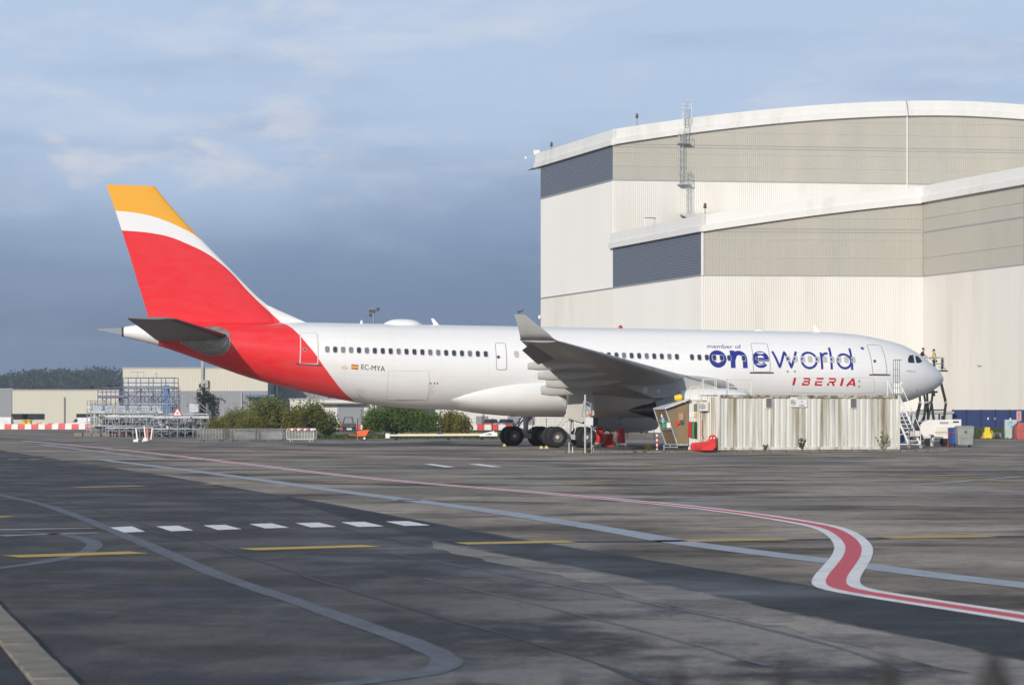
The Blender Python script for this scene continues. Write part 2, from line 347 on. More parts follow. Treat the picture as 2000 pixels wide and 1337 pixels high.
for (x0, y0, x1, y1, k) in ((1130, 898, 1330, 906, 10), (1260, 908, 1460, 921, 10), (1500, 915, 1990, 908, 12), (1700, 926, 2000, 941, 9), (1640, 893, 1960, 896, 9)):
    for j in range(k):
        a = G(x0 + (x1 - x0) * j / k, y0 + (y1 - y0) * j / k); b = G(x0 + (x1 - x0) * (j + .55) / k, y0 + (y1 - y0) * (j + .55) / k); ribbon(my, [a, b], .6, Z4, .1)
for (x, y) in ((15, 897), (55, 897), (265, 871.5), (365, 871), (560, 866), (640, 866)): ribbon(mb, gl((x, y), (x + 22, y - .3)), .45, Z4)
tag(mb.build('short_white_dashes', wpaint, smooth=False, fix=False), kind='structure'); tag(my.build('short_yellow_dashes', yworn, smooth=False, fix=False), kind='structure')
# kerb of the pavement beside the road, near the camera on the left
kr = thing('roadside_kerb', 'pale concrete kerb at the bottom left corner of the asphalt', 'kerb', G(60, 1260))
for i in range(9):
    a = G(-40, 1148).lerp(G(165, 1360), i / 8 - .06); b = G(-40, 1148).lerp(G(165, 1360), (i + 1) / 8 - .065)
    d = (b - a).normalized(); nrm = Vector((d.y, -d.x, 0)); nrm = nrm if nrm.x < 0 else -nrm
    q = [a, b, b + nrm * .30, a + nrm * .30]
    MB().prism([v + Vector((0, 0, .002)) for v in q], (0, 0, .055 + random.uniform(-.006, .006))).build('kerb_stone', concrete, kr, True, bevel=.012)
a = G(-40, 1148); b = G(165, 1360); e = (b - a).normalized(); nrm = Vector((-abs(e.y), -abs(e.x) * (1 if e.x * e.y < 0 else -1), 0))
nrm = Vector((e.y, -e.x, 0)); nrm = nrm if nrm.x < 0 else -nrm
sheet('pavement', up([a + nrm * .31 - e * 3, b + nrm * .31 + e * 8, b + nrm * 6 + e * 8, a + nrm * 6 - e * 3], .03), strip_m)
# grass verges and far fields
sheet('far_field', up([Vector((-900, 560, 0)), Vector((200, 560, 0)), Vector((500, 3000, 0)), Vector((-2500, 3000, 0))], Z1), field_m)
sheet('grass_strip', up([G(395, 857), G(700, 857), G(980, 855), G(985, 848), G(380, 849)], Z1), field_m)
sheet('grass_island', up([G(560, 843.5), G(985, 843.5), G(990, 837.5), G(560, 837.5)], Z1), field_m)
vm = MB(); va = G(1780, 857); vb = G(2250, 857.5)
vm.poly([va, vb, vb + Vector((6, 18, .95)), va + Vector((2, 18, .95))]); vm.poly([va + Vector((2, 18, .95)), vb + Vector((6, 18, .95)), vb + Vector((10, 40, .95)), va + Vector((2, 40, .95))])
tag(vm.build('grass_bank', field_m, smooth=False), kind='structure')

# ---------------------------------------------------------------- foliage
def leaves(mb, c, rad, n, size, shell=.45, flat=1.0, m=0, bot=-1.0):
    c = Vector(c)
    for _ in range(n):
        while True:
            p = Vector((random.uniform(-1, 1), random.uniform(-1, 1), random.uniform(bot, 1)))
            if shell < p.length < 1: break
        q = c + Vector((p.x * rad[0], p.y * rad[1], p.z * rad[2])); s = size * random.uniform(.6, 1.3)
        a = Vector((random.gauss(0, 1), random.gauss(0, 1), random.gauss(0, 1))).normalized(); b = a.orthogonal().normalized(); k = a.cross(b)
        mb.add([q - b * s * .5, q - k * s * .28, q + b * s * .5, q + k * s * .28], [(0, 1, 2, 3)], m)
bark = M('bark', (.09, .07, .05), .9, var=.3, scale=4)
leaf_g = leafmat('willow_leaves', [(.06, .115, .018), (.125, .20, .035), (.21, .28, .06)], trans=.4)
leaf_y = leafmat('autumn_shrub_leaves', [(.11, .12, .02), (.22, .21, .035), (.36, .29, .05)], trans=.4)
leaf_o = leafmat('olive_shrub_leaves', [(.085, .115, .026), (.185, .21, .045), (.30, .275, .07)], trans=.4)
leaf_d = leafmat('dark_tree_leaves', [(.020, .035, .016), (.032, .052, .022), (.05, .07, .03)])
def shrub(name, label, px, d, hgt, wid, mat, n=2600, size=.19, seed=1, group=None, cat='shrub', lobes=9, trunk=True, base=0.0):
    random.seed(seed); p = Vector((X(px, d), d, base)); t = thing(name, label, cat, p, group); cr = MB(); tr = MB()
    for i in range(lobes):
        a = random.uniform(0, 6.28); rr = random.uniform(.1, .62) * wid / 2; top_ = hgt * random.uniform(.62, .98) * (1 - .35 * (rr / (wid / 2)))
        c = Vector((math.cos(a) * rr, math.sin(a) * rr * .7, top_ * .62)); r = wid * random.uniform(.17, .28)
        leaves(cr, c, (r, r, top_ * .40), n // lobes, size, .25)
        tr.tube((c.x * .15, c.y * .15, 0), (c.x * .6, c.y * .6, c.z * .55), .05 * hgt / 4, 6, 0, .03 * hgt / 4); tr.tube((c.x * .6, c.y * .6, c.z * .55), c + Vector((0, 0, top_ * .2)), .03 * hgt / 4, 5, 0, .008)
        for j in range(12):                       # loose sprays that break the outline
            e = c + Vector((random.gauss(0, r * .55), random.gauss(0, r * .5), top_ * random.uniform(.2, .46))); tr.tube(c, e, .012, 4, 0, .004); leaves(cr, e, (.2, .2, .42), 12, size * .85, 0)
    tr.build('trunk', bark, t, fix=False); cr.build('crown', mat, t, smooth=False, fix=False); return t
shrub('shrub', 'tall olive green shrub behind the left crowd barriers, under the red tail', 525, 246, 4.4, 7.2, leaf_o, 8500, .21, 3, lobes=20)
shrub('shrub', 'yellowing low shrub at the left end, right of the grey stair platform', 443, 250, 2.9, 4.2, leaf_y, 3400, .18, 4)
shrub('shrub', 'mixed green and yellow shrub right of the tallest olive one, before the white shed', 607, 243, 4.2, 5.0, leaf_o, 6000, .21, 5, lobes=14)
shrub('shrub', 'small yellow shrub at the foot of the olive shrub', 487, 240, 2.5, 3.6, leaf_y, 3000, .17, 6)
shrub('willow_bush', 'big dense dark green willow bush below the white belly', 778, 252, 4.0, 7.0, leaf_g, 12000, .21, 8, cat='bush', lobes=18)
shrub('willow_bush', 'round green bush at the right end of the willow, half merged with it', 835, 250, 3.2, 3.6, leaf_g, 2600, .2, 18, cat='bush', lobes=8)
shrub('shrub', 'loose yellowish shrub at the right of the willow bush', 886, 250, 3.1, 3.2, leaf_y, 4000, .19, 9)
for i, (px, d, h, w, mt, lb) in enumerate(((425, 243, 1.7, 2.6, leaf_y, 'low yellow shrub just behind the leftmost barrier stack'), (466, 247, 3.3, 3.4, leaf_o, 'mid-height olive shrub between the yellow shrub and the tallest one'), (570, 241, 2.9, 3.2, leaf_y, 'yellow-tinged shrub above the striped barriers'), (640, 246, 2.7, 2.8, leaf_o, 'low olive shrub at the right end before the white shed'), (906, 247, 2.3, 2.2, leaf_y, 'small yellow shrub at the far right of the hedge, near the wheels'), (728, 249, 3.0, 2.8, leaf_g, 'green bush at the left end of the willow bush'))):
    shrub('shrub', lb, px, d, h, w, mt, 2600, .19, 60 + i)
shrub('broadleaf_tree', 'round dark tree in front of the grey warehouse wall behind the stair platform', 403, 390, 7.4, 4.6, leaf_d, 3000, .32, 10, cat='tree', lobes=12)
random.seed(20); mb = MB()                       # rough grass along the foot of the shrubs
for _ in range(9000):
    px = random.uniform(395, 985); py = random.uniform(848.5, 857); p = G(px, py); h = random.uniform(.08, .34); a = random.uniform(0, 6.28); w = .05
    mb.add([p + Vector((math.cos(a) * w, math.sin(a) * w, 0)), p - Vector((math.cos(a) * w, math.sin(a) * w, 0)), p + Vector((random.gauss(0, .06), random.gauss(0, .06), h))], [(0, 1, 2)])
for _ in range(9000):
    s = random.random(); t = random.random(); p = va.lerp(vb, s) + Vector((2 + 4 * s, 18, .95)) * t; h = random.uniform(.06, .22); a = random.uniform(0, 6.28); w = .05
    mb.add([p + Vector((math.cos(a) * w, math.sin(a) * w, 0)), p - Vector((math.cos(a) * w, math.sin(a) * w, 0)), p + Vector((random.gauss(0, .05), random.gauss(0, .05), h))], [(0, 1, 2)])
tag(mb.build('rough_grass', leafmat('grass_blades', [(.03, .06, .012), (.06, .10, .02), (.12, .13, .04)]), smooth=False, fix=False), 'rough green grass at the edge of the apron', 'grass', kind='stuff')
# wooded hill far behind on the left
random.seed(31); hm = MB(); cols = 64; rows = 8; top_y = lambda u: 726 + 8 * math.sin(u * 5.1) - 10 * math.exp(-((u - .28) / .13) ** 2) + 30 * max(0, u - .72)
hv = []
for r in range(rows + 1):
    for c in range(cols + 1):
        u = c / cols; px = -500 + 1500 * u; d = 1300 + 500 * r / rows; uu = (px + 60) / 330
        zt = Zy(727 + 7 * math.sin(uu * 4.2 + .6) + 4 * math.sin(uu * 11), 1800) - 8; hv.append((X(px, d), d, max(-1.5, zt * math.sin(math.pi / 2 * r / rows))))
hm.add(hv, [(r * (cols + 1) + c, r * (cols + 1) + c + 1, (r + 1) * (cols + 1) + c + 1, (r + 1) * (cols + 1) + c) for r in range(rows) for c in range(cols)])
tag(hm.build('hill', leafmat('hill_floor', [(.02, .03, .015), (.04, .055, .02)], trans=0), fix=False), kind='structure')
wm = MB()
for _ in range(900):
    r = random.randint(1, rows); c = random.randint(8, 30); p = Vector(hv[r * (cols + 1) + c]) + Vector((random.uniform(-10, 10), random.uniform(-25, 25), 3)); k = random.uniform(5, 9)
    leaves(wm, p, (k, k, k * random.uniform(.7, 1.1)), 60, 2.1, .5, bot=-.4)
tag(wm.build('hill_wood', leafmat('hill_leaves', [(.018, .030, .020), (.028, .042, .026), (.042, .055, .034)]), smooth=False, fix=False), 'far dark wooded ridge on the left behind the sheds', 'wood', kind='stuff')
for i, (px, d, h, w) in enumerate(((215, 640, 12, 12), (60, 680, 9, 16), (15, 690, 10, 14), (110, 690, 9, 14))):
    shrub('broadleaf_tree', ['dark tree beside the tall beige warehouse, rising over the low shed roof', 'second dark treetop from the left edge over the low beige shed', 'dark treetop at the left edge over the grey shed', 'third dark treetop from the left over the low beige shed roof'][i], px, d, h, w, leaf_d, 1500, .8, 40 + i, 'treetops behind the sheds', 'tree', 8)
# ---------------------------------------------------------------- hangars
clad = M('cream_cladding', (.725, .705, .655), .5, var=.03, scale=.12, dirt=(.64, .61, .55), dscale=.22, drange=(.48, .72), msc=(1, 1, .10))
clad_w = M('white_side_cladding', (.74, .73, .70), .5, var=.03, scale=.12, msc=(1, 1, .3))
transl = M('translucent_sheeting', (.475, .45, .385), .42, var=.05, scale=.22, dirt=(.42, .41, .365), dscale=.10, drange=(.42, .68), msc=(1, 1, .25))
louv = M('slate_blue_louvre', (.13, .148, .19), .5, var=.05, scale=.3)
fasc = M('white_fascia', (.75, .74, .715), .45, var=.03, scale=.3, dirt=(.58, .55, .48), dscale=.2, drange=(.55, .8), msc=(1, 1, .3))
seam = M('grey_trim', (.34, .34, .35), .5, var=.08)
def frame_of(p, q):
    d = Vector((q[0] - p[0], q[1] - p[1], 0)); return math.atan2(d.y, d.x), d.length
def place(o, p, ang, root):
    o.parent = root; l = Vector((p[0], p[1], 0)) - LOC[root]; o.location = (l.x, l.y, -LOC[root].z); o.rotation_euler = (0, 0, ang); return o
def corr(L, lo, hi, pitch=.30, dep=.022, x0=0.0):
    mb = MB(); xs = []; k = 0; x = x0
    while x < L - 1e-6:
        for f, o in ((0, 0), (.30, 0), (.42, -dep), (.88, -dep)):
            if x + f * pitch <= L: xs.append((x + f * pitch, o))
        x += pitch
    xs.append((L, 0)); n = len(xs); vs = [(a, o, lo(a)) for a, o in xs] + [(a, o, hi(a)) for a, o in xs]
    mb.add(vs, [(i, i + 1, n + i + 1, n + i) for i in range(n - 1)]); return mb
def slats(L, lo, hi, pitch=.34, dep=.03):
    mb = MB(); z = lo; ps = []
    while z < hi - .05: ps += [(-dep, z), (-dep * .15, min(z + pitch * .8, hi)), (0.02, min(z + pitch * .82, hi))]; z += pitch
    n = len(ps); vs = [(0, o, z) for o, z in ps] + [(L, o, z) for o, z in ps]; mb.add(vs, [(i, n + i, n + i + 1, i + 1) for i in range(n - 1)]); return mb
def fascia(L, zb, ht, out=.75, step=4.0, x0=-.6, x1=.6):
    mb = MB(); rings = []; k = max(2, int((L + x1 - x0) / step))
    for i in range(k + 1):
        x = x0 + (L + x1 - x0) * i / k; b = zb(min(max(x, 0), L))
        rings.append([(x, 0.3, b - .05), (x, -out, b - .05), (x, -out, b + .72), (x, -out + .22, b + .82), (x, -out + .34, b + ht), (x, .3, b + ht)])
    mb.loft(rings); return mb
def beacon(px, d, zbase, root_label, topz, side=1):
    p = Vector((X(px, d), d, zbase)); t = thing('obstacle_light', root_label, 'warning light', p, None)
    MB().tube((0, 0, -.1), (0, 0, topz), .07, 8).box((0, 0, .02), (.4, .4, .06)).build('post', steel, t)
    MB().tube((0, 0, topz), (0, 0, topz + .2), .22, 12).build('base', dark, t); MB().lathe([(.19, 0), (.2, .25), (.15, .42), (.02, .5)], (0, 0, topz + .2), (0, 0, 1), 12).build('lens', M('dark_red_lens', (.12, .012, .012), .25), t)
# survey: C near corner of the low hangar, T near corner of the tall one, K inner corner, E end of the right wing, A far end of the side wall
C_ = Vector((X(1370, 330), 330, 0)); T_ = Vector((X(1197, 362.2), 362.2, 0)); A_ = Vector((X(1056, 393.2), 393.2, 0)); K_ = Vector((X(1803, 332.3), 332.3, 0)); E_ = Vector((X(2000, 306.8), 306.8, 0)) + (Vector((X(2000, 306.8), 306.8, 0)) - K_) * .75
TD = Vector((47.1, 6.8, 0)); TE = T_ + TD * 2.2; BB, LB = 20.57, 26.33       # band base and eaves of the low hangar
low = thing('hangar', 'lower cream hangar wing in front, right of the dark louvred wall with curved eaves', 'hangar', C_)
tall = thing('hangar', 'tall cream hangar behind with high arched white roof edge and caged ladder', 'hangar', T_)
# low hangar, side wall T-C
ang, L = frame_of(T_, C_)
place(corr(L, lambda x: 0, lambda x: BB, .30, .03).build('wall', clad_w), T_, ang, low)
place(slats(L, BB + .1, LB).build('louvre_band', louv, smooth=False), T_, ang, low)
place(fascia(L, lambda x: LB, 2.15, .5, x0=-.5, x1=.5).build('roof_edge', fasc, angle=20), T_, ang, low)
place(MB().box((L / 2, -.06, BB + .05), (L, .14, .14)).build('sill_trim', seam), T_, ang, low)
# low hangar, front wall C-K with rising curved eaves
ang, L = frame_of(C_, K_)
def eave(x):
    u = x / 29.5; return 26.33 + (30.27 - 26.33) * (1.22 * u - .22 * u * u)
place(corr(L, lambda x: 0, lambda x: BB).build('wall', clad), C_, ang, low)
place(corr(L, lambda x: BB + .02, eave, .30, .04).build('translucent_band', transl), C_, ang, low)
place(fascia(L, eave, 2.15, .55, 2.0, 0, .3).build('roof_edge', fasc, angle=20), C_, ang, low)
def rails(L, zs, hi, root, p, ang):
    for z, h, m_ in zs:
        xs = [i * .25 for i in range(int(L / .25) + 1) if hi(i * .25) > z + .25]
        if xs: place(MB().box(((xs[0] + xs[-1]) / 2, -.035, z), (xs[-1] - xs[0], .09, h)).build('cladding_rail', m_), p, ang, root)
seam2 = M('soft_grey_rail', (.37, .365, .35), .5, var=.06); railm = M('pale_cladding_rail', (.50, .48, .42), .5, var=.06)
rails(L, ((BB + .05, .14, seam), (23.05, .09, railm), (25.4, .09, railm), (26.35, .10, seam2), (26.75, .10, seam2), (28.2, .09, railm)), eave, low, C_, ang)
place(MB().box((.1, -.1, (BB + eave(0)) / 2), (.32, .16, eave(0) - BB)).build('corner_trim', clad_w), C_, ang, low)
# low hangar, right wing K-E
ang, L = frame_of(K_, E_); flat = lambda x: 30.3
place(corr(L, lambda x: 0, lambda x: BB, .30, .02).build('wall', clad), K_, ang, low)
place(corr(L, lambda x: BB + .02, flat, .30, .02).build('translucent_band', transl), K_, ang, low)
place(fascia(L, flat, 2.15, .55, 2.5, .4, .3).build('roof_edge', fasc, angle=20), K_, ang, low)
rails(L, ((BB + .05, .16, seam), (23.05, .08, railm), (26.4, .18, seam), (28.2, .08, railm)), flat, low, K_, ang)
for x in (.12, L * .57): place(MB().box((x, -.05, (BB + 30.3) / 2), (.09, .1, 9.7)).build('corner_trim', seam), K_, ang, low)
back = Vector((-.3, .95, 0)) * 2
rf = MB(); rp = [T_, C_] + [C_.lerp(K_, i / 8) for i in range(1, 9)] + [E_]; rz = [27.2, 27.2] + [eave(29.4 * i / 8) + .9 for i in range(1, 9)] + [31.2]
tw = [T_ + TD * (i * .2) for i in range(len(rp))]
rf.add([(p.x, p.y, z) for p, z in zip(rp, rz)] + [(p.x, p.y - .5, 31.4) for p in tw], [(i, i + 1, len(rp) + i + 1, len(rp) + i) for i in range(1, len(rp) - 1)])
rf.build('roof', fasc, low, True, smooth=False)
# tall hangar, side wall A-T
ang, L = frame_of(A_, T_); SB, SE = 36.06, 41.1
place(corr(L, lambda x: 0, lambda x: BB, .30, .03).build('wall', clad), A_, ang, tall)
place(corr(L, lambda x: BB + .1, lambda x: SB, .30, .03).build('wall', clad_w), A_, ang, tall)
place(slats(L, SB + .1, SE).build('louvre_band', louv, smooth=False), A_, ang, tall)
place(fascia(L, lambda x: SE, 2.2, .5, x0=-2.0, x1=.4).build('roof_edge', fasc, angle=20), A_, ang, tall)
for z in (BB, SB): place(MB().box((L / 2, -.06, z + .04), (L, .14, .16)).build('sill_trim', seam), A_, ang, tall)
# tall hangar, arched front T-
ang, L = frame_of(T_, TE)
def arch(x):
    u = (x - 50.0) / 50.0; return 46.2 - 5.0 * abs(u) ** 1.75
place(corr(L, lambda x: 20, lambda x: SB).build('wall', clad), T_, ang, tall)
place(corr(L, lambda x: SB + .02, arch, .30, .04).build('translucent_band', transl), T_, ang, tall)
place(fascia(L, arch, 2.15, .55, 2.5, 0, .3).build('roof_edge', fasc, angle=20), T_, ang, tall)
rails(L, ((SB + .05, .16, seam), (38.2, .09, railm), (40.1, .09, railm), (40.9, .10, seam2), (41.3, .10, seam2), (43.2, .09, railm), (45.0, .09, railm)), arch, tall, T_, ang)
xd = 43.6
place(MB().tube((xd, -.18, SB - 1.2), (xd, -.18, arch(xd) + .1), .09, 8).build('downpipe', white), T_, ang, tall)
place(MB().tube((xd, -.78, arch(xd) - .05), (xd - .25, -.45, arch(xd) + 2.2), .06, 6).build('lightning_cable', seam), T_, ang, tall)
place(MB().box((5.35, -.07, 29.9), (1.25, .12, 1.6)).box((5.35, -.15, 30.75), (1.5, .2, .1), m=1).build('hatch_door', [clad_w, seam]), T_, ang, tall)
for x, zb, zt, cg in ((10.95, 30.6, 37.5, True), (9.9, 35.5, 43.2, True), (10.7, 41.5, 46.4, True)):       # caged ladder in three runs
    l = MB()
    for s in (-.25, .25): l.tube((x + s, -.45, zb), (x + s, -.45, zt), .035, 6)
    z = zb
    while z < zt: l.tube((x - .25, -.45, z), (x + .25, -.45, z), .03, 5); z += .45
    place(l.build("ladder", galv), T_, ang, tall)
    c = MB(); z = zb + (2.2 if zb < 31 else .6)
    while z <= zt:
        c.path([(x + .45 * math.cos(a), -.45 - .75 * math.sin(a), z) for a in [math.pi * i / 6 for i in range(7)]], .022, 5); z += 1.1
    for a in [math.pi * i / 6 for i in range(1, 6)]: c.tube((x + .45 * math.cos(a), -.45 - .75 * math.sin(a), zb + .6), (x + .45 * math.cos(a), -.45 - .75 * math.sin(a), zt), .018, 5)
    place(c.build("ladder_cage", galv), T_, ang, tall)
for z in (35.5, 41.4): l = MB(); l.box((10.3, -.65, z), (1.9, 1.1, .08)); l.path([(9.4, -1.2, z), (9.4, -1.2, z + 1.1), (11.2, -1.2, z + 1.1), (11.2, -1.2, z)], .035); place(l.build('rest_platform', galv), T_, ang, tall)
l = MB()
for z in (46.4, 46.95, 47.5):
    l.path([(10.3, -.5, z), (10.3, .6, z), (11.4, .6, z), (11.4, -.5, z)], .035)
for x, y in ((10.3, -.5), (10.3, .6), (11.4, .6), (11.4, -.5)): l.tube((x, y, 44.5), (x, y, 47.5), .04)
place(l.build("roof_guard_rail", galv), T_, ang, tall)
rf = MB(); k = 24
rf.add([(T_ + TD * (2.2 * i / k)).to_tuple()[:2] + (arch(L * i / k) + 2.1,) for i in range(k + 1)] + [((T_ + TD * (2.2 * i / k)).x - 12, (T_ + TD * (2.2 * i / k)).y + 60, arch(L * i / k) + 2.1) for i in range(k + 1)], [(i, i + 1, k + 2 + i, k + 1 + i) for i in range(k)])
rf.build('roof', fasc, tall, True)
beacon(1244, 365, 44.3, 'red obstacle light on the arched roof edge left of the ladder', 1.0)
beacon(1077, 388, 43.2, 'red obstacle light near the left end of the sloping roof edge', .5)
beacon(1377, 331.5, 28.3, 'red obstacle light on the lower roof corner above the louvres', 1.2)
cm = thing('wind_sensor_bracket', 'white camera bracket with two arms on the left end of the roof edge', 'bracket', at(1047, 305, 397))
MB().bar((-1.6, 0, -.1), (1.4, 0, .15), .12).bar((-.2, 0, 0), (2.8, .3, .9), .08).bar((0, 0, -2), (0, 0, .8), .12).build('arms', galv, cm); MB().box((.1, 0, .55), (1.0, .5, .8)).build('housing', white, cm, bevel=.05); MB().tube((-1.6, -.05, -.5), (-1.6, -.05, -.05), .18, 8).build('camera_head', white, cm)
for i, (px, py) in enumerate(((1846, 720), (1921, 717))):
    d = (K_.y + (px - 1803) / 197 * (306.8 - 332.3)) - .2; p = at(px, py, d); t = thing('wall_lamp', ['grey wall lamp on a bracket just right of the aircraft nose', 'grey wall lamp on a bracket near the right edge'][i], 'lamp', p, 'wall lamps on the hangar')
    MB().tube((-.7, .6, .25), (.1, -.1, .1), .05).build('bracket', steel, t); MB().lathe([(.05, 0), (.2, .15), (.22, .8), (.1, 1.0)], (-.1, -.1, .1), (1, -.2, -.25), 10).build('lamp_head', steel, t)
t = thing('wall_lamp', 'small white lamp on the far left corner of the hangar wall above the fuselage', 'lamp', at(1054, 617, 393))
MB().tube((.5, .2, 0), (0, -.1, .1), .05).build('bracket', white, t); MB().lathe([(.05, 0), (.26, .1), (.2, .6)], (0, -.1, .15), (0, -.1, -1), 10).build('lamp_head', white, t)

# ---------------------------------------------------------------- sheds far behind
beige = M('beige_cladding', (.58, .55, .455), .6, var=.04, scale=.1); sgrey = M('grey_cladding', (.245, .255, .28), .6, var=.05, scale=.1); swhite = M('white_shed_cladding', (.66, .65, .62), .6, var=.05, scale=.2)
def shed(label, px0, px1, d, ytop, mats, split=None, depth=40, side=None, name='warehouse', skew=0.0):
    x0, x1 = X(px0, d), X(px1, d); zt = Zy(ytop, d); t = thing(name, label, 'warehouse', (x0, d, 0)); L = x1 - x0; zs = Zy(split, d) if split else zt
    corr(L, lambda x: 0, lambda x: zs, .6, .015).build('wall', mats[-1], t)
    if split: corr(L, lambda x: zs, lambda x: zt, .6, .015).build('upper_wall', mats[0], t)
    MB().poly([(0, 0, 0), (0, depth, 0), (0, depth, zt), (0, 0, zt)]).build('side_wall', mats[0], t); MB().poly([(L, 0, 0), (L, depth, 0), (L, depth, zt), (L, 0, zt)]).build('side_wall', mats[-1], t)
    MB().box((L / 2, depth / 2, zt + .1), (L + .3, depth + .3, .25)).build('roof', seam, t)
    return t, L, zt, zs
t, L, zt, zs = shed('tall beige warehouse with grey lower wall, behind the scaffold and under the tail', 240, 523, 520, 719, [beige, sgrey], 763)
MB().box((L * .55, -.4, zt - 2), (.5, .4, 8)).box((L * .57, -.5, zt - 3.2), (1.2, .6, 1.6)).box((L * .55, -.4, zt + 1.2), (.3, .3, 2.4)).build('ventilation_duct', seam, t)
for f in (.60, .82, .87): MB().box((L * f, -.2, 4.2), (.25, .25, 6)).build('downpipe', seam, t)
MB().box((L * .95, -1.2, zs - 1), (6, 2, .5)).build('canopy', bluep, t)
t, L, zt, zs = shed('long grey warehouse wall just right of the tall beige one', 524, 640, 535, 752, [sgrey, sgrey], None)
MB().box((L * .15, -.3, zt / 2), (.3, .3, zt)).build('downpipe', swhite, t)
t, L, zt, zs = shed('low beige shed at far left behind the red and white barriers', 24, 232, 600, 762, [beige, beige], None)
for f, w in ((.07, 2.6), (.20, 3.4), (.68, 2.6)): MB().box((L * f, -.15, 2.4), (w * 1.5, .2, 1.3)).build('window', glass, t)
MB().tube((L * .49, -.4, 0), (L * .49, -.4, 7), .12).build('downpipe', seam, t)
shed('grey shed at the left edge of the picture', -180, 23, 612, 760, [sgrey, sgrey], None)
t, L, zt, zs = shed('white shed with grey roller door between the shrubs under the tail', 566, 735, 440, 780, [swhite, swhite], None, 30)
MB().box((L * .70, -.1, 2.2), (4.6, .12, 3.6)).build('roller_door', sgrey, t, bevel=.03); MB().box((L * .56, -.12, 2.2), (.25, .2, 4.2)).build('post', seam, t); MB().box((L * .62, -.9, zt - .6), (8, 1.6, .25)).build('canopy', seam, t)
t, L, zt, zs = shed('low white building behind the parked cars under the fuselage', 850, 1215, 460, 797, [swhite, swhite], None, 30)
for f in (.25, .42, .5, .66, .8): MB().box((L * f, -.1, 1.6), (2.2, .12, 1.5)).build('window', sgrey, t, bevel=.02)
t = shed('long low white building seen under the wing and engine', 1215, 1420, 470, 806, [swhite, swhite], None, 25)
t, L, zt, zs = shed('low grey cabin with pale corrugated wall under the aircraft nose', 1758, 1860, 262, 807, [swhite, M('pale_grey_sheet', (.46, .48, .48), .5)], None, 6, name='cabin')
MB().box((L * .11, -.12, 1.2), (1.1, .15, 2.2)).build('door', dark, t); MB().box((L * .74, -.1, 1.4), (.1, .2, 2.0)).box((L * .82, -.1, 1.8), (.35, .2, .8)).build('pipe', black, t)
# floodlight mast
t = thing('floodlight_mast', 'tall grey floodlight mast rising behind the fuselage roof', 'mast', (X(730, 420), 420, 0)); zt = Zy(601, 420)
MB().tube((0, 0, 0), (0, 0, zt), .22, 10, 0, .13).build('pole', steel, t)
for k, (x, z) in enumerate(((-.55, -.5), (.05, -.5), (.7, -.25), (-.5, -1.2))): MB().box((x, -.3, zt + z), (.5, .4, .55)).build('floodlight', dark, t, bevel=.04)
MB().bar((-.9, 0, zt - .85), (1.1, 0, zt - .1), .1).bar((-.9, 0, zt - .2), (.9, 0, zt - .2), .1).build('crossarm', steel, t)
# ---------------------------------------------------------------- airliner (local axes: x to the nose, y to its left, z up; origin on the ground between the main wheels)
AX, AY, YAW, PIT = 2.31, 170.0, R(15), .0085
AZ = 5.25
ca, sa = math.cos(YAW), math.sin(YAW)
plane = thing('airliner', 'white twin-engined airliner with red and yellow tail, parked nose right', 'airliner', (AX, AY, 0))
plane.rotation_euler = (0, PIT, YAW)
def interp(tab, x):
    if x <= tab[0][0]: return tab[0][1]
    if x >= tab[-1][0]: return tab[-1][1]
    for i in range(len(tab) - 1):
        (a, fa), (b, fb) = tab[i], tab[i + 1]
        if a <= x <= b:
            def sl(k):
                if k <= 0 or k >= len(tab) - 1:
                    j = min(max(k, 0), len(tab) - 2) if k <= 0 else len(tab) - 2
                    return (tab[j + 1][1] - tab[j][1]) / (tab[j + 1][0] - tab[j][0])
                d0 = (tab[k][1] - tab[k - 1][1]) / (tab[k][0] - tab[k - 1][0]); d1 = (tab[k + 1][1] - tab[k][1]) / (tab[k + 1][0] - tab[k][0])
                return 0 if d0 * d1 <= 0 else 2 * d0 * d1 / (d0 + d1)
            h = b - a; t = (x - a) / h; m0, m1 = sl(i), sl(i + 1)
            return (2 * t**3 - 3 * t * t + 1) * fa + (t**3 - 2 * t * t + t) * h * m0 + (-2 * t**3 + 3 * t * t) * fb + (t**3 - t * t) * h * m1
NOSE = 28.95
TOP = [(-28.4, 2.30), (-27.6, 2.46), (-26.3, 2.58), (-22, 2.74), (-16, 2.82), (19.5, 2.82), (22.1, 2.70), (23.95, 2.43), (25.55, 2.07), (26.31, 1.76), (27.1, 1.33), (27.9, .76), (28.6, .22), (28.87, -.10), (NOSE, -.36)]
BOT = [(-28.4, 1.68), (-26.3, 1.18), (-23.95, .43), (-20.2, -.85), (-16.6, -1.74), (-13.06, -2.40), (-11.9, -2.56), (-9.5, -2.76), (-7.5, -2.82), (20.4, -2.82), (22, -2.74), (23.9, -2.45), (26.31, -1.88), (27.1, -1.60), (28.27, -1.05), (28.8, -.66), (NOSE, -.38)]
WID = [(-28.4, .33), (-26, .88), (-22, 1.62), (-18, 2.18), (-14, 2.60), (-10, 2.80), (-8, 2.82), (20.6, 2.82), (22.8, 2.70), (24.4, 2.50), (25.9, 2.12), (26.9, 1.72), (27.9, 1.16), (28.55, .62), (28.85, .28), (NOSE, .02)]
def sec(t):
    a, b = interp(TOP, t), interp(BOT, t); return AZ + (a + b) / 2, max((a - b) / 2, .01), interp(WID, t)
def skin_pt(t, th, off=0.0):
    c, hz, hw = sec(t); return Vector((t, -(hw + off) * math.cos(th), c + (hz + off) * math.sin(th)))
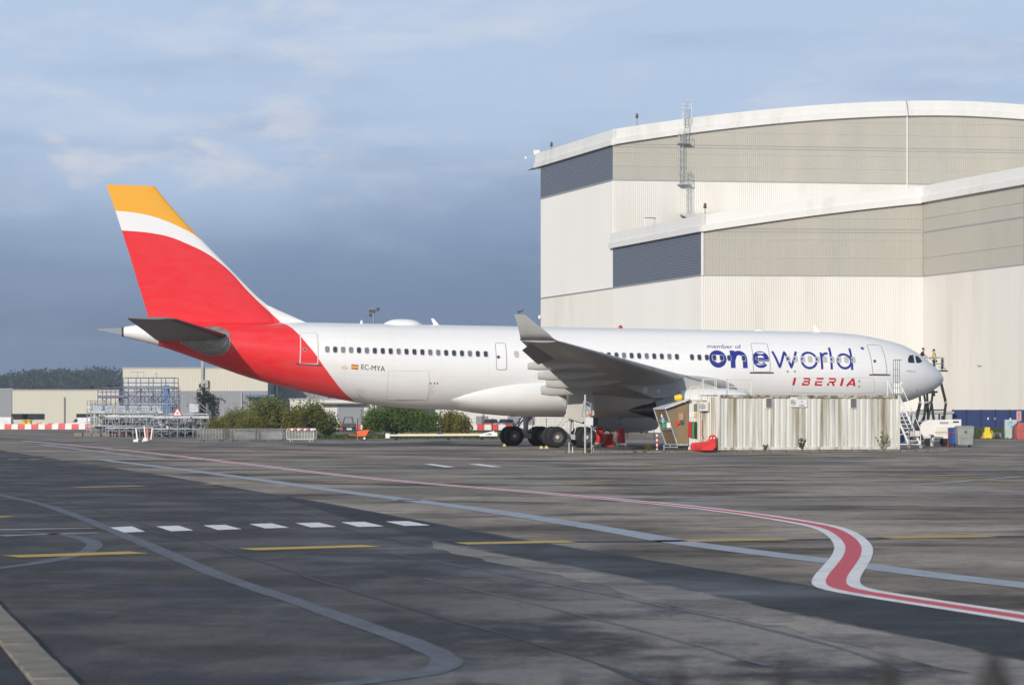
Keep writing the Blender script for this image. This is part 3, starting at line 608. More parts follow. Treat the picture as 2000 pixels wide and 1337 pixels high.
def surf(px, py, off=0.0):
    """station and girth angle of the spot on the near side of the skin seen at this place in the photo"""
    w = 2.6; k = (px - 1000) / F
    for _ in range(40):
        t = (k * (AY - w * ca) - AX - w * sa) / (ca - k * sa); dep = AY + t * sa - w * ca
        z = H - (py - HY) * dep / F + PIT * t; c, hz, hw = sec(t); s = max(-.995, min(.995, (z - c) / hz)); w = w * .4 + .6 * hw * math.sqrt(1 - s * s)
    return t, math.asin(s)
def local(px, py, w):
    k = (px - 1000) / F; t = (k * (AY - w * ca) - AX - w * sa) / (ca - k * sa); dep = AY + t * sa - w * ca
    return Vector((t, -w, H - (py - HY) * dep / F + PIT * t))
# paint scheme
RED, YEL, WHT = (.82, .020, .026), (.90, .43, .026), (.86, .86, .86)
def curve_node(nt, v, pts, a, b, c, d):
    """v -> smooth curve through pts, v in [a,b], result in [c,d]"""
    mr = mrange(nt, v, a, b); fc = nd(nt, 'ShaderNodeFloatCurve'); cu = fc.mapping.curves[0]; q = sorted(((x - a) / (b - a), (y - c) / (d - c)) for x, y in pts)
    fc.mapping.use_clip = False
    for i, (x, y) in enumerate(q):
        if i == 0: cu.points[0].location = (x, y)
        elif i == len(q) - 1: cu.points[-1].location = (x, y)
        else: cu.points.new(x, y)
    fc.mapping.update(); nt.links.new(mr, fc.inputs['Value']); return mrange(nt, fc.outputs[0], 0, 1, c, d)
def livery(name, kind):
    m, nt, b = newmat(name); tc = nd(nt, 'ShaderNodeTexCoord'); sp = nd(nt, 'ShaderNodeSeparateXYZ'); nt.links.new(tc.outputs['Object'], sp.inputs[0]); x, z = sp.outputs[0], sp.outputs[2]
    if kind == 'body':
        pts = []
        for q in ((548, 630), (562, 636), (580, 651), (596, 669), (612, 688), (632, 716), (652, 743), (672, 767), (690, 784)):
            t, th = surf(*q); pts.append((skin_pt(t, th).z, t))
        pts = sorted(pts); pts = [(1.9, pts[0][1] + .9)] + pts + [(8.4, pts[-1][1] - .5)]
        f = mth(nt, 'LESS_THAN', x, curve_node(nt, z, pts, 1.5, 9.0, -22.0, -6.0))
        tail = mth(nt, 'GREATER_THAN', mth(nt, 'ADD', x, mth(nt, 'MULTIPLY', z, .25)), -24.55)
        col = mixc(nt, mth(nt, 'MULTIPLY', f, tail), WHT, RED)
        grey = mth(nt, 'MULTIPLY', mrange(nt, texn(nt, .5, 5, .6, msc=(.25, 1, 1)), .45, .75), .12); col = mixc(nt, grey, col, (.45, .43, .40))
    else:
        P = lambda *q: [(local(a, c, .25).x, local(a, c, .25).z) for a, c in q]
        yw = P((212, 409.5), (220, 410.5), (250, 413.5), (280, 418.5), (315, 429), (350, 444), (380, 460), (407, 481), (430, 502)); wr = P((225, 448), (233, 449), (270, 452), (300, 456), (330, 463), (365, 477), (400, 494), (426, 512), (452, 535), (477, 563), (504, 590), (535, 618), (547, 630))
        fy = mth(nt, 'GREATER_THAN', z, curve_node(nt, x, yw, -30.5, -17, 5, 18)); fy = mth(nt, 'MULTIPLY', fy, mth(nt, 'LESS_THAN', x, -21.0)); fr = mth(nt, 'LESS_THAN', z, curve_node(nt, x, wr, -30.5, -17, 5, 18))
        col = mixc(nt, fr, mixc(nt, fy, WHT, YEL), RED)
    if kind == 'body':                         # skin joints: hoops every few metres and a few long seams
        hoop = mth(nt, 'LESS_THAN', mth(nt, 'ABSOLUTE', mth(nt, 'SUBTRACT', mth(nt, 'FRACT', mth(nt, 'MULTIPLY', x, 1 / 3.18)), .5)), .0028)
        at2 = mth(nt, 'ARCTAN2', mth(nt, 'SUBTRACT', z, AZ), mth(nt, 'ABSOLUTE', sp.outputs[1])); lng = mth(nt, 'LESS_THAN', mth(nt, 'ABSOLUTE', mth(nt, 'SUBTRACT', mth(nt, 'FRACT', mth(nt, 'MULTIPLY', at2, 2.1)), .5)), .0050)
        col = mixc(nt, mth(nt, 'MULTIPLY', mth(nt, 'MAXIMUM', hoop, lng), .22), col, (.25, .25, .26))
    dd = mrange(nt, texn(nt, 3.0, 5, .6, msc=(.3, 1, 1)), .35, .75, 0, .06); col = mixc(nt, dd, col, (.5, .45, .42))
    nt.links.new(col, b.inputs['Base Color']); b.inputs['Roughness'].default_value = .32; b.inputs['Coat Weight'].default_value = .35; b.inputs['Coat Roughness'].default_value = .14
    nn = texn(nt, .9, 2, .5, msc=(.5, 1, 1)); bump(nt, b, nn, .05, .05); MATS[name] = m; return m
body_m = livery('fuselage_livery', 'body'); fin_m = livery('fin_livery', 'fin')
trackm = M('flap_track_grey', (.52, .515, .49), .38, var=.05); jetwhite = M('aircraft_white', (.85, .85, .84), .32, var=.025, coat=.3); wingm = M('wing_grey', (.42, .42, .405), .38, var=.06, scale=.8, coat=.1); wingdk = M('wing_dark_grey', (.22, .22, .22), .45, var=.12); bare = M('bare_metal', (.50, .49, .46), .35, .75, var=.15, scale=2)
nozz = M('burnt_nozzle', (.10, .095, .088), .4, .7, var=.2); panel = M('panel_gap_grey', (.33, .33, .34), .5); pdark = M('panel_gap_dark', (.07, .07, .075), .6); greenpr = M('scuffed_plate', (.30, .285, .25), .45, .4, var=.35, scale=3)
fairm = M('belly_white', (.78, .775, .755), .36, var=.03, coat=.25)
# fuselage
ts = sorted(set([-28.4, -28.0, -27.5] + [-27 + i * .75 for i in range(16)] + [-15 + i * 1.0 for i in range(36)] + [20.5 + i * .4 for i in range(18)] + [27.6, 27.9, 28.2, 28.4, 28.55, 28.7, 28.8, 28.87, 28.92, NOSE]))
mb = MB(); NS = 64
mb.loft([[skin_pt(t, 2 * math.pi * i / NS) for i in range(NS)] for t in ts]); fus = mb.build('fuselage', body_m, plane, angle=60)
mb = MB(); c, hz, hw = sec(-28.4)
mb.lathe([(.32, .02), (.335, -.06), (.29, -.10), (.25, .2)], (-28.37, 0, c), (1, 0, 0), 20); mb.build('tail_exhaust', nozz, plane)
# draped pieces on the near side of the skin
def drape_poly(corners, off, nu=8, nv=8):
    """four corners as (t, th), a grid patch lifted off the skin"""
    mb = MB(); a, b, c, d = corners; vs = []
    for j in range(nv + 1):
        for i in range(nu + 1):
            u, v = i / nu, j / nv; t = (a[0] * (1 - u) + b[0] * u) * (1 - v) + (d[0] * (1 - u) + c[0] * u) * v; th = (a[1] * (1 - u) + b[1] * u) * (1 - v) + (d[1] * (1 - u) + c[1] * u) * v
            vs.append(skin_pt(t, th, off))
    mb.add(vs, [(j * (nu + 1) + i, j * (nu + 1) + i + 1, (j + 1) * (nu + 1) + i + 1, (j + 1) * (nu + 1) + i) for j in range(nv) for i in range(nu)]); return mb
def strip(mb, pts, w, off, closed=False, m=0, fine=.10):
    """a painted stroke of width w; pts are (t, th)"""
    P = []
    n = len(pts)
    for i in range(n if closed else n - 1):
        a, b = pts[i], pts[(i + 1) % n]; L = math.hypot(b[0] - a[0], (b[1] - a[1]) * 2.82); k = max(1, int(L / fine))
        for j in range(k): P.append((a[0] + (b[0] - a[0]) * j / k, a[1] + (b[1] - a[1]) * j / k))
    if not closed: P.append(pts[-1])
    n = len(P); A = []; B = []
    for i in range(n):
        if closed: p, q = P[i - 1], P[(i + 1) % n]
        else: p, q = P[max(i - 1, 0)], P[min(i + 1, n - 1)]
        dx, dy = q[0] - p[0], (q[1] - p[1]) * 2.82; l = math.hypot(dx, dy) or 1; nx, ny = -dy / l * w / 2, dx / l * w / 2
        A.append(skin_pt(P[i][0] + nx, P[i][1] + ny / 2.82, off)); B.append(skin_pt(P[i][0] - nx, P[i][1] - ny / 2.82, off))
    mb.add(A + B, [(i, (i + 1) % n, n + (i + 1) % n, n + i) for i in range(n if closed else n - 1)], m); return mb
def rrect(c, r=.13):
    """rounded outline through four (t, th) corners"""
    out = []
    for k in range(4):
        p, q, s = c[k - 1], c[k], c[(k + 1) % 4]
        def tow(a):
            dx, dy = a[0] - q[0], (a[1] - q[1]) * 2.82; l = math.hypot(dx, dy); return (q[0] + dx / l * r, q[1] + dy / l * r / 2.82)
        a, b = tow(p), tow(s)
        for j in range(5):
            u = j / 4; out.append(tuple((1 - u) ** 2 * a[i] + 2 * u * (1 - u) * q[i] + u * u * b[i] for i in (0, 1)))
    return out
def door(px4, label, line=panel, w=.05, sill=False, win=None):
    c = [surf(*p) for p in px4]; o = drape_poly(c, .012).build('door', body_m, plane, fix=True); o['label'] = label
    s = MB(); strip(s, rrect(c), w, .016, True); s.build('door_outline', line, o)
    if sill: q = MB(); strip(q, [(c[3][0] - .25, c[3][1] - .02), (c[2][0] + .25, c[2][1] - .02)], .10, .02); q.build('door_sill', pdark, o)
    if win:
        t, th = surf(*win); d = MB(); strip(d, [(t + .10 * math.cos(a), th + .10 / 2.82 * math.sin(a)) for a in [i * math.pi / 5 for i in range(10)]], .06, .02, True); d.add([skin_pt(t + .08 * math.cos(a), th + .08 / 2.82 * math.sin(a), .022) for a in [i * math.pi / 5 for i in range(10)]], [tuple(range(10))], 1); d.build('door_window', [panel, glass], o)
    return o
lightline = M('pale_door_outline', (.62, .60, .60), .5)
door([(584, 650.5), (617, 650.5), (619, 711), (584, 710)], 'rear cabin door crossed by the edge of the red paint', lightline, .07, True, (593.5, 682))
door([(965, 670), (985, 670), (988, 721.5), (968, 721.5)], 'narrow overwing exit door left of the winglet', panel, .045, False, (972, 697))
door([(1464, 670), (1496, 671), (1503, 726), (1470, 726)], 'cabin door with the letter e across it', panel, .045, True, (1477, 700))
door([(1691, 673.5), (1718, 674.5), (1731, 730.5), (1703, 730)], 'front cabin door behind the cockpit', panel, .05, True, (1707, 705))
for px4, lab in (([(757, 723), (837, 724), (834, 780), (753, 780)], 'aft cargo door'), ([(1546, 737), (1705, 737), (1707, 766), (1546, 766)], 'forward cargo door under the red lettering')):
    c = [surf(*p) for p in px4]; o = drape_poly(c, .010).build('cargo_door', body_m, plane); o['label'] = lab
    s = MB(); strip(s, rrect(c, .08), .03, .014, True); s.build('door_outline', M('faint_panel_gap', (.62, .62, .62), .5), o)
s = MB()
for l in ([(688, 777), (712, 777)], [(770, 779.5), (828, 780)], [(700, 770), (703, 774), (706, 774)]): strip(s, [surf(*p) for p in l], .05, .014)
s.build('service_panel_line', panel, plane)
s = MB()
for k, (px, py) in enumerate(((840, 748), (847, 748), (853, 748))): t, th = surf(px, py); strip(s, [(t - .04, th), (t + .04, th)], .12, .015, m=1)
for k in range(6): t, th = surf(838 + (k % 2), 753 + k * 3); strip(s, [(t, th), (t + .38 - .1 * (k % 3), th)], .03, .014)
for k in range(5): t, th = surf(695, 758 + k * 2.6); strip(s, [(t, th), (t + .55 - .1 * (k % 2), th)], .018, .014)
s.build('stencil_notices', [lightline, redm], plane)
# cabin windows
winglass = M('cabin_window_glass', (.045, .055, .08), .12, var=.2, scale=1.0); winfr = M('cabin_window_frame', (.50, .50, .52), .4); wincov = M('window_cover', (.50, .50, .49), .45, var=.05); winplug = M('window_plug', (.18, .19, .19), .5)
def rr2(w, h, r, n=4):
    o = []
    for cx, cy, a0 in ((w / 2 - r, h / 2 - r, 0), (-w / 2 + r, h / 2 - r, 90), (-w / 2 + r, -h / 2 + r, 180), (w / 2 - r, -h / 2 + r, 270)):
        for j in range(n + 1): a = R(a0 + 90 * j / n); o.append((cx + r * math.cos(a), cy + r * math.sin(a)))
    return o
def winmesh(name, pm, cross=False):
    mb = MB(); o1 = rr2(.33, .46, .13); o2 = rr2(.26, .385, .105); n = len(o1)
    mb.add([(x, -.014, z) for x, z in o1] + [(x, -.020, z) for x, z in o2] + [(x, .0, z) for x, z in o1], [(i, (i + 1) % n, n + (i + 1) % n, n + i) for i in range(n)] + [(i, (i + 1) % n, 2 * n + (i + 1) % n, 2 * n + i) for i in range(n)], 0)
    mb.add([(x, -.012, z) for x, z in o2], [tuple(range(n))], 1)
    if cross: mb.bar((-.09, -.016, -.13), (.09, -.016, .13), .045, .01, 0); mb.bar((.09, -.016, -.13), (-.09, -.016, .13), .045, .01, 0)
    return mb.mesh(name, [winfr, pm], False)
WM = {'w': winmesh('window', winglass), 'x': winmesh('window', winplug, True), 'c': winmesh('window', wincov), 'b': winmesh('window', M('window_blind', (.16, .17, .19), .3))}
def window(px, py, k='w'):
    t, th = surf(px, py); p = skin_pt(t, th); o = link('window', WM[k], plane, p); o.rotation_euler = (-th, 0, math.atan2(interp(WID, t + .3) - interp(WID, t - .3), .6) * -1)
    if k == 'x': o['label'] = 'plugged window with a pale cross'
    if k == 'c': o['label'] = 'covered pale grey window'
for i in range(21):
    px = 637.5 + i * 15.48; window(px, 682 + (px - 637.5) * .0297, 'x' if i in (0, 2, 3) else 'b' if i in (5, 9, 13, 14, 18) else 'w')
window(1007, 691.5, 'c')
for i in range(20): px = 1320.5 - i * 14.75; window(px, 696.5 - (1320.5 - px) * .024, 'b' if i in (1, 4, 7) else 'w')
for px in (1350, 1364.5, 1379, 1393.5, 1408, 1422.5, 1451): window(px, 697.3 + (px - 1350) * .022)
for px in (1537.5, 1552, 1566.5, 1580.5, 1595, 1609.5, 1624, 1637.5, 1651.5, 1665): window(px, 700.5 + (px - 1537) * .014, 'c')
# cockpit windows
def cock(pts, side=1):
    c = [surf(*p) for p in pts]; cx = (sum(a for a, b in c) / len(c), sum(b for a, b in c) / len(c)); n = len(c); mb = MB(); vs = [skin_pt(*cx, .02)]
    for k in (.34, .67, 1.0):
        vs += [skin_pt(cx[0] + (a - cx[0]) * k, cx[1] + (b - cx[1]) * k, .02) for a, b in c]
    fs = [(0, 1 + i, 1 + (i + 1) % n) for i in range(n)] + [(1 + r * n + i, 1 + r * n + (i + 1) % n, 1 + (r + 1) * n + (i + 1) % n, 1 + (r + 1) * n + i) for r in range(2) for i in range(n)]
    if side < 0: vs = [Vector((v.x, -v.y, v.z)) for v in vs]
    mb.add(vs, fs); o = mb.build('cockpit_window', glass, plane); return o
for sd in (1, -1):
    cock([(1774.5, 694), (1782, 693), (1783.5, 701), (1785, 708.5), (1778, 708.5), (1772, 707.5), (1771.8, 701)], sd)
    cock([(1786, 694.5), (1791, 695.5), (1796, 700), (1800, 706), (1795, 708.3), (1788.5, 708.8), (1787, 701)], sd)
# lettering
navyp = M('navy_lettering', (.022, .034, .26), .35, var=.05); redp = M('red_lettering', (.60, .02, .035), .35, var=.05); blkp = M('black_lettering', (.02, .02, .025), .4); gold = M('gold_emblem', (.75, .45, .10), .4)
def arc(cx, cy, r, a0, a1, n=28): return [(cx + r * math.cos(R(a0 + (a1 - a0) * i / n)), cy + r * math.sin(R(a0 + (a1 - a0) * i / n))) for i in range(n + 1)]
def letters(strokes, anchor, mat, name, label, off=.014, lean=0.0):
    t0, th0 = surf(*anchor); mb = MB()
    for pts, w, cl in strokes: strip(mb, [(t0 + u + lean * v, th0 + v / 2.82) for u, v in pts], w, off, cl, fine=.07)
    o = mb.build(name, mat, plane, smooth=False); o['label'] = label; return o
bw, tw_ = .335, .165; S1 = []
S1.append((arc(.64, .62, .45, 0, 360)[:-1], bw, True))
n0 = 1.52; S1 += [([(n0 + .19, 0), (n0 + .19, 1.24)], bw, False), ([(n0 + .2, .55)] + arc(n0 + .66, .68, .385, 170, 0, 16) + [(n0 + 1.06, 0)], bw, False)]
e0 = 3.12; S1 += [(arc(e0 + .60, .62, .44, 8, 318, 30), bw * .95, False), ([(e0 + .16, .60), (e0 + 1.20, .60)], .26, False)]
for l_, grp in zip('one', (S1[:1], S1[1:3], S1[3:])): letters(grp, (1384, 717.5), navyp, 'lettering', 'bold dark blue letter ' + l_)
S2 = []; w0 = 4.62
S2.append(([(w0, 1.24), (w0 + .44, .08), (w0 + .86, 1.2), (w0 + 1.28, .08), (w0 + 1.72, 1.24)], tw_, False))
S2.append((arc(7.22, .62, .55, 0, 360)[:-1], tw_, True))
r0 = 8.06; S2 += [([(r0 + .08, 0), (r0 + .08, 1.2)], tw_, False), ([(r0 + .10, .72)] + arc(r0 + .48, .75, .38, 165, 75, 10), tw_, False)]
S2.append(([(8.84, 0), (8.84, 1.62)], tw_, False)); d0 = 9.28
S2 += [(arc(d0 + .52, .60, .50, 0, 360)[:-1], tw_, True), ([(d0 + 1.06, 0), (d0 + 1.06, 1.62)], tw_, False)]
for l_, grp in zip('world', (S2[:1], S2[1:2], S2[2:4], S2[4:5], S2[5:])): letters(grp, (1384, 717.5), navyp, 'lettering', 'thin dark blue letter ' + l_)
ib = []; sw = .14; hh = .54
def I_(x): return [([(x, 0), (x, hh)], sw * 1.25, False)]
ib += I_(.10)
x = .72; ib += [([(x + .06, 0), (x + .06, hh * .36)], sw, False), ([(x, hh - .06), (x + .42, hh - .06), (x + .47, hh * .75), (x + .40, hh * .52), (x + .05, hh * .52)], sw * .85, False), ([(x + .05, .06), (x + .42, .06), (x + .50, hh * .25), (x + .44, hh * .48)], sw * .85, False)]
x = 1.66; ib += [([(x, hh - .05), (x + .52, hh - .05)], sw * .85, False), ([(x + .12, hh * .5), (x + .48, hh * .5)], sw * .75, False), ([(x, .05), (x + .52, .05)], sw * .85, False), ([(x + .04, .05), (x + .04, hh * .6)], sw, False)]
x = 2.56; ib += [([(x + .05, 0), (x + .05, hh * .36)], sw, False), ([(x, hh - .05), (x + .44, hh - .05), (x + .52, hh * .74), (x + .46, hh * .5), (x + .06, hh * .5)], sw * .85, False), ([(x + .32, hh * .42), (x + .52, 0)], sw, False)]
ib += I_(3.58)
x = 4.0; ib += [([(x, 0), (x + .34, hh)], sw * 1.1, False), ([(x + .34, hh), (x + .58, 0)], sw * 1.1, False), ([(x + .16, .14), (x + .5, .14)], sw * .7, False)]
for l_, grp in zip('IBERIA', (ib[:1], ib[1:4], ib[4:8], ib[8:11], ib[11:12], ib[12:])): letters(grp, (1545.5, 752), redp, 'lettering', 'red block letter ' + l_, lean=.16)
def textmesh(txt, size):
    cu = bpy.data.curves.new('lettering', 'FONT'); cu.body = txt; cu.size = size; cu.resolution_u = 3; o = bpy.data.objects.new('tmp', cu); COL.objects.link(o)
    dg = bpy.context.evaluated_depsgraph_get(); me = bpy.data.meshes.new_from_object(o.evaluated_get(dg)); bpy.data.objects.remove(o); return me
def drape_text(txt, h, anchor, width, mat, label, off=.014, bold=0.0):
    me = textmesh(txt, h / .70); xs = [v.co.x for v in me.vertices]; k = width / (max(xs) - min(xs)); x0 = min(xs); t0, th0 = surf(*anchor)
    for v in me.vertices: v.co = skin_pt(t0 + (v.co.x - x0) * k, th0 + v.co.y / 2.82, off)
    me.materials.clear(); me.materials.append(mat); o = link('lettering', me, plane); o['label'] = label; return o
drape_text('member of', .32, (1380.5, 679.5), 2.42, navyp, 'small thin dark blue words member of')
drape_text('EC-MYA', .36, (704, 720.5), 1.56, blkp, 'small black registration letters')
drape_text('MEDELLIN', .15, (1770, 725.5), .75, panel, 'tiny grey name under the cockpit windows')
t, th = surf(684.5, 720)
for k, (a, b, m_) in enumerate(((0, .085, redp), (.085, .25, gold), (.25, .335, redp))): drape_poly([(t, th + a / 2.82), (t + .46, th + a / 2.82), (t + .46, th + b / 2.82), (t, th + b / 2.82)], .014, 3, 1).build('flag_stripe', m_, plane)
t, th = surf(665, 718.5); s = MB()
for cx, r_ in ((.08, .07), (.22, .085), (.36, .07)): strip(s, [(t + a, th + b / 2.82) for a, b in arc(cx, .09, r_, 0, 360, 12)[:-1]], .022, .014, True)
strip(s, [(t + .02, th), (t + .42, th)], .035, .014); strip(s, [(t + .22, th + .17 / 2.82), (t + .22, th + .25 / 2.82)], .03, .014); s.build('crown_emblem', gold, plane)
t, th = surf(1682.5, 680); s = MB(); s.add([skin_pt(t + .13 * math.cos(a), th + .13 / 2.82 * math.sin(a), .014) for a in [i * math.pi / 8 for i in range(16)]], [tuple(range(16))]); s.build('blue_roundel', M('roundel_blue', (.03, .12, .45), .35), plane)
s = MB()
for px, py in ((1677, 744), (1677, 754.5), (1790, 762), (1551, 725), (1537, 725)):
    t, th = surf(px, py); s.add([skin_pt(t + .08 * math.cos(a), th + .08 / 2.82 * math.sin(a), .014) for a in [i * math.pi / 5 for i in range(10)]], [tuple(range(10))])
s.build('vent_port', panel, plane)
# aerofoil lofts
def foil(le, te, thick, n=14, updir=(0, 0, 1)):
    le, te, upv = Vector(le), Vector(te), Vector(updir); c = (te - le).length; pts = []
    for i in range(2 * n):
        a = 2 * math.pi * i / (2 * n); u = .5 * (1 - math.cos(a)); yt = 5 * thick * (.2969 * math.sqrt(u) - .1260 * u - .3516 * u * u + .2843 * u**3 - .1036 * u**4)
        pts.append(le.lerp(te, u) + upv * c * (yt if i <= n else -yt))
    return pts
def mir(pts, s): return [Vector((p.x, s * p.y, p.z)) for p in pts] if s < 0 else pts
def LE(w): return (11.26 - (w - 2.9) * .722, 4.07 + (w - 2.9) * .0788)
def TEt(w): return (-.8 - (w - 2.9) * .121) if w < 9.5 else (-1.6 - .414 * (w - 9.5))
def TEz(w): return 3.98 + (w - 2.9) * .056 if w < 9.5 else 4.35 + (w - 9.5) * .0884
for s in (1, -1):
    lab = 'near right wing' if s > 0 else 'far left wing'; mb = MB(); rings = []
    for w, th_ in ((1.2, .135), (2.2, .135), (2.9, .13), (5, .122), (9.5, .112), (15, .105), (22, .10), (26.5, .095), (29.2, .09)):
        x, z = LE(w); x += .6 * max(0, (4.2 - w)) ** 1.3; rings.append(mir(foil((x, -w, z), (TEt(w), -w, TEz(w)), th_), s))
    mb.loft(rings); wing = mb.build('wing', wingm, plane, angle=50); wing['label'] = lab
    # bright leading edge slats, aileron, flap and tracks, winglet
    for w0, w1 in ((3.4, 8.4), (10.4, 14.8), (14.9, 19.4), (19.5, 24.0), (24.1, 28.4)):
        q = MB(); rr = []
        for w in (w0, w1):
            x, z = LE(w); c = x - TEt(w); f = foil((x + .03, -w, z), (TEt(w), -w, TEz(w)), .118 if w < 9 else .107, 30); rr.append(mir(f[26 * 2 + 2:] + f[:7], s))
        n = len(rr[0]); q.add(rr[0] + rr[1], [(i, i + 1, n + i + 1, n + i) for i in range(n - 1)]); q.build('slat', wingm, wing)
    q = MB(); rr = []
    for w in (21.6, 24.6, 28.4):
        x1 = TEt(w); h_ = LE(w)[0] - x1; a = Vector((x1 + .26 * h_, -w, TEz(w) + .05)); b = Vector((x1 - .05, -w, TEz(w) - .42)); rr.append(mir(foil(a, b, .10, 8), s))
    q.loft(rr); q.build('aileron', wingdk, wing)
    q = MB(); rr = []
    for w in (3.2, 9.3, 9.6, 21.3):
        x1 = TEt(w); h_ = LE(w)[0] - x1; rr.append(mir(foil((x1 + .22 * h_, -w, TEz(w) + .02), (x1 - .06, -w, TEz(w) - .14), .09, 8), s))
    q.loft(rr); q.build('flap', wingm, wing)
    for w, ln, rr_, dz in ((20.2, 4.4, .29, 0), (15.6, 5.0, .34, 0), (11.6, 5.6, .38, 0), (7.2, 5.0, .42, -.02)):
        q = MB(); x1 = TEt(w) - (.85 if w > 9 else 1.1); zc = TEz(w) - rr_ - .02 + dz; prof = []
        rings = []
        for k in range(15):
            u = k / 14; x = x1 + ln * u; r = rr_ * (min(1, .62 + u * 2.4) if u < .16 else 1 if u < .45 else max(.02, 1 - ((u - .45) / .55) ** 1.8)); lift = (u - .2) * .35
            rings.append([Vector((x, -w + r * .48 * math.cos(a), zc + lift + r * math.sin(a))) for a in [2 * math.pi * i / 16 for i in range(16)]])
        q.loft([mir(r_, s) for r_ in rings]); q.build('flap_track_fairing', trackm, wing)
    q = MB(); rings = []
    for k, (w, z, a, b) in enumerate(((29.0, 6.13, -7.55, -9.75), (29.45, 6.25, -7.95, -9.86), (29.68, 6.50, -8.3, -9.98), (29.8, 7.0, -9.0, -10.15), (29.92, 7.52, -9.72, -10.34))):
        up_ = Vector((0, -.5, .86)) if k < 1 else Vector((0, -1, .25)).normalized(); rings.append(mir(foil((a, -w, z), (b, -w, z), .085, 10, (0, 0, 1) if k == 0 else up_), s))
    q.loft(rings); q.build('winglet', wingm, wing, angle=50)
    # engine
    ew, ez = 9.37, 2.46; eng = MB()
    pr = [(1.30, 6.15), (1.38, 6.6), (1.47, 7.6), (1.50, 8.6), (1.46, 9.6), (1.36, 10.35), (1.27, 10.72), (1.20, 10.80), (1.14, 10.70), (1.10, 10.3), (1.12, 9.4), (1.10, 6.2)]
    eng.lathe(pr + [pr[0]], (0, -ew * s, ez), (1, 0, 0), 40, cap=False); en = eng.build('engine', jetwhite, plane, angle=40); en['label'] = 'near engine nacelle' if s > 0 else 'far engine nacelle'
    q = MB(); q.lathe([(1.275, 10.70), (1.26, 10.78), (1.205, 10.82), (1.13, 10.72), (1.11, 10.4)], (0, -ew * s, ez), (1, 0, 0), 40, cap=False); q.build('intake_lip', bare, en)
    q = MB(); q.lathe([(1.09, 9.6), (1.08, 9.62), (.3, 9.7), (.05, 10.1)], (0, -ew * s, ez), (1, 0, 0), 30); q.build('fan', nozz, en)
    q = MB(); q.lathe([(1.05, 6.9), (1.00, 6.0), (.86, 5.2), (.66, 4.62), (.60, 4.5), (.55, 4.55), (.53, 5.0)], (0, -ew * s, ez), (1, 0, 0), 32, cap=False); q.build('core_cowl', wingm, en)
    q = MB(); q.lathe([(.50, 5.0), (.47, 4.35), (.33, 3.7), (.16, 3.1), (.02, 2.8)], (0, -ew * s, ez), (1, 0, 0), 24); q.build('exhaust_cone', nozz, en)
    q = MB(); prof = [(9.3, 3.80), (8.2, 4.18), (6.4, 4.62), (4.4, 4.52), (1.6, 4.42), (2.2, 4.05), (4.4, 3.22), (6.6, 3.30), (8.4, 3.6)]
    q.prism([(x, -ew * s - .28, z) for x, z in prof], (0, .56, 0)); py_ = q.build('pylon', wingm, en, bevel=.06)
    if s > 0:
        q = MB()
        for px, pyy, r1, r2 in ((1259.6, 761.5, .16, .23), (1285.6, 764, .12, .13)):
            p = local(px, pyy, ew + .29); q.add([(p.x + r1 * math.cos(a), p.y, p.z + r2 * math.sin(a)) for a in [i * math.pi / 9 for i in range(18)]], [tuple(range(18))])
        q.build('access_panel', M('pale_access_panel', (.62, .62, .62), .4), py_)
# tail
for s in (1, -1):
    mb = MB(); rings = []
    for w, lx, lz, tx, tz, th_ in ((.5, -21.45, 7.0, -26.2, 6.68, .11), (1.3, -21.9, 7.06, -26.45, 6.72, .105), (5.5, -24.2, 7.42, -27.8, 7.22, .10), (9.3, -26.3, 7.74, -29.12, 7.68, .09), (9.7, -26.75, 7.78, -29.18, 7.74, .06)):
        rings.append(mir(foil((lx, -w, lz), (tx, -w, tz), th_), s))
    mb.loft(rings); st = mb.build('tailplane', wingdk if s > 0 else wingm, plane, angle=50); st['label'] = 'near tailplane, underside shade put into its dark grey' if s > 0 else 'far pale tailplane'  # near one darker than its twin: underside shade put into the grey
    q = MB(); rr = []
    for w, lx, lz, tx, tz in ((1.35, -21.86, 7.06, -26.45, 6.72), (9.3, -26.24, 7.74, -29.12, 7.68)):
        f = foil((lx + .03, -w, lz), (tx, -w, tz), .112, 30); rr.append(mir(f[55:] + f[:6], s))
    n = len(rr[0]); q.add(rr[0] + rr[1], [(i, i + 1, n + i + 1, n + i) for i in range(n - 1)]); q.build('leading_edge', M('leading_edge_maroon', (.16, .05, .06), .4) if s > 0 else jetwhite, st)
    if s > 0:                                    # worn plate on the skin round the pivoting tailplane root
        pl = [(385, 645), (400, 639), (420, 638), (436, 643), (446, 652), (447.5, 672), (444, 682), (432, 691), (415, 694), (395, 690), (372, 680), (352, 670), (352, 660)]
        c = [surf(*p) for p in pl]; cx = surf(408, 664); mb = MB(); n = len(c); vs = [skin_pt(*cx, .03)]
        for k in (.4, .75, 1.0): vs += [skin_pt(cx[0] + (a - cx[0]) * k, cx[1] + (b - cx[1]) * k, .03 if k < 1 else .02) for a, b in c]
        mb.add(vs, [(0, 1 + i, 1 + (i + 1) % n) for i in range(n)] + [(1 + r_ * n + i, 1 + r_ * n + (i + 1) % n, 1 + (r_ + 1) * n + (i + 1) % n, 1 + (r_ + 1) * n + i) for r_ in range(2) for i in range(n)]); mb.build('tailplane_seal_plate', greenpr, plane)
        q = MB()
        strip(q, c, .07, .045, True); strip(q, [surf(*p) for p in ((362, 676), (390, 683), (415, 684), (435, 675), (443, 662))], .06, .045); q.build('seal_rim', bare, plane)
fpts = [(203, 361, 297, 363), (215.5, 398, 325, 393.5), (232.5, 449, 371, 444), (250, 503, 424, 497), (268, 560, 482.5, 558.5), (280, 596, 520, 595.5)]
rings = []
for (xa, ya, xb, yb) in fpts:
    a, b = local(xa, ya, 0), local(xb, yb, 0); b.z = a.z = (a.z + b.z) / 2; rings.append(foil(b, a, .085, 16, (0, 1, 0)))
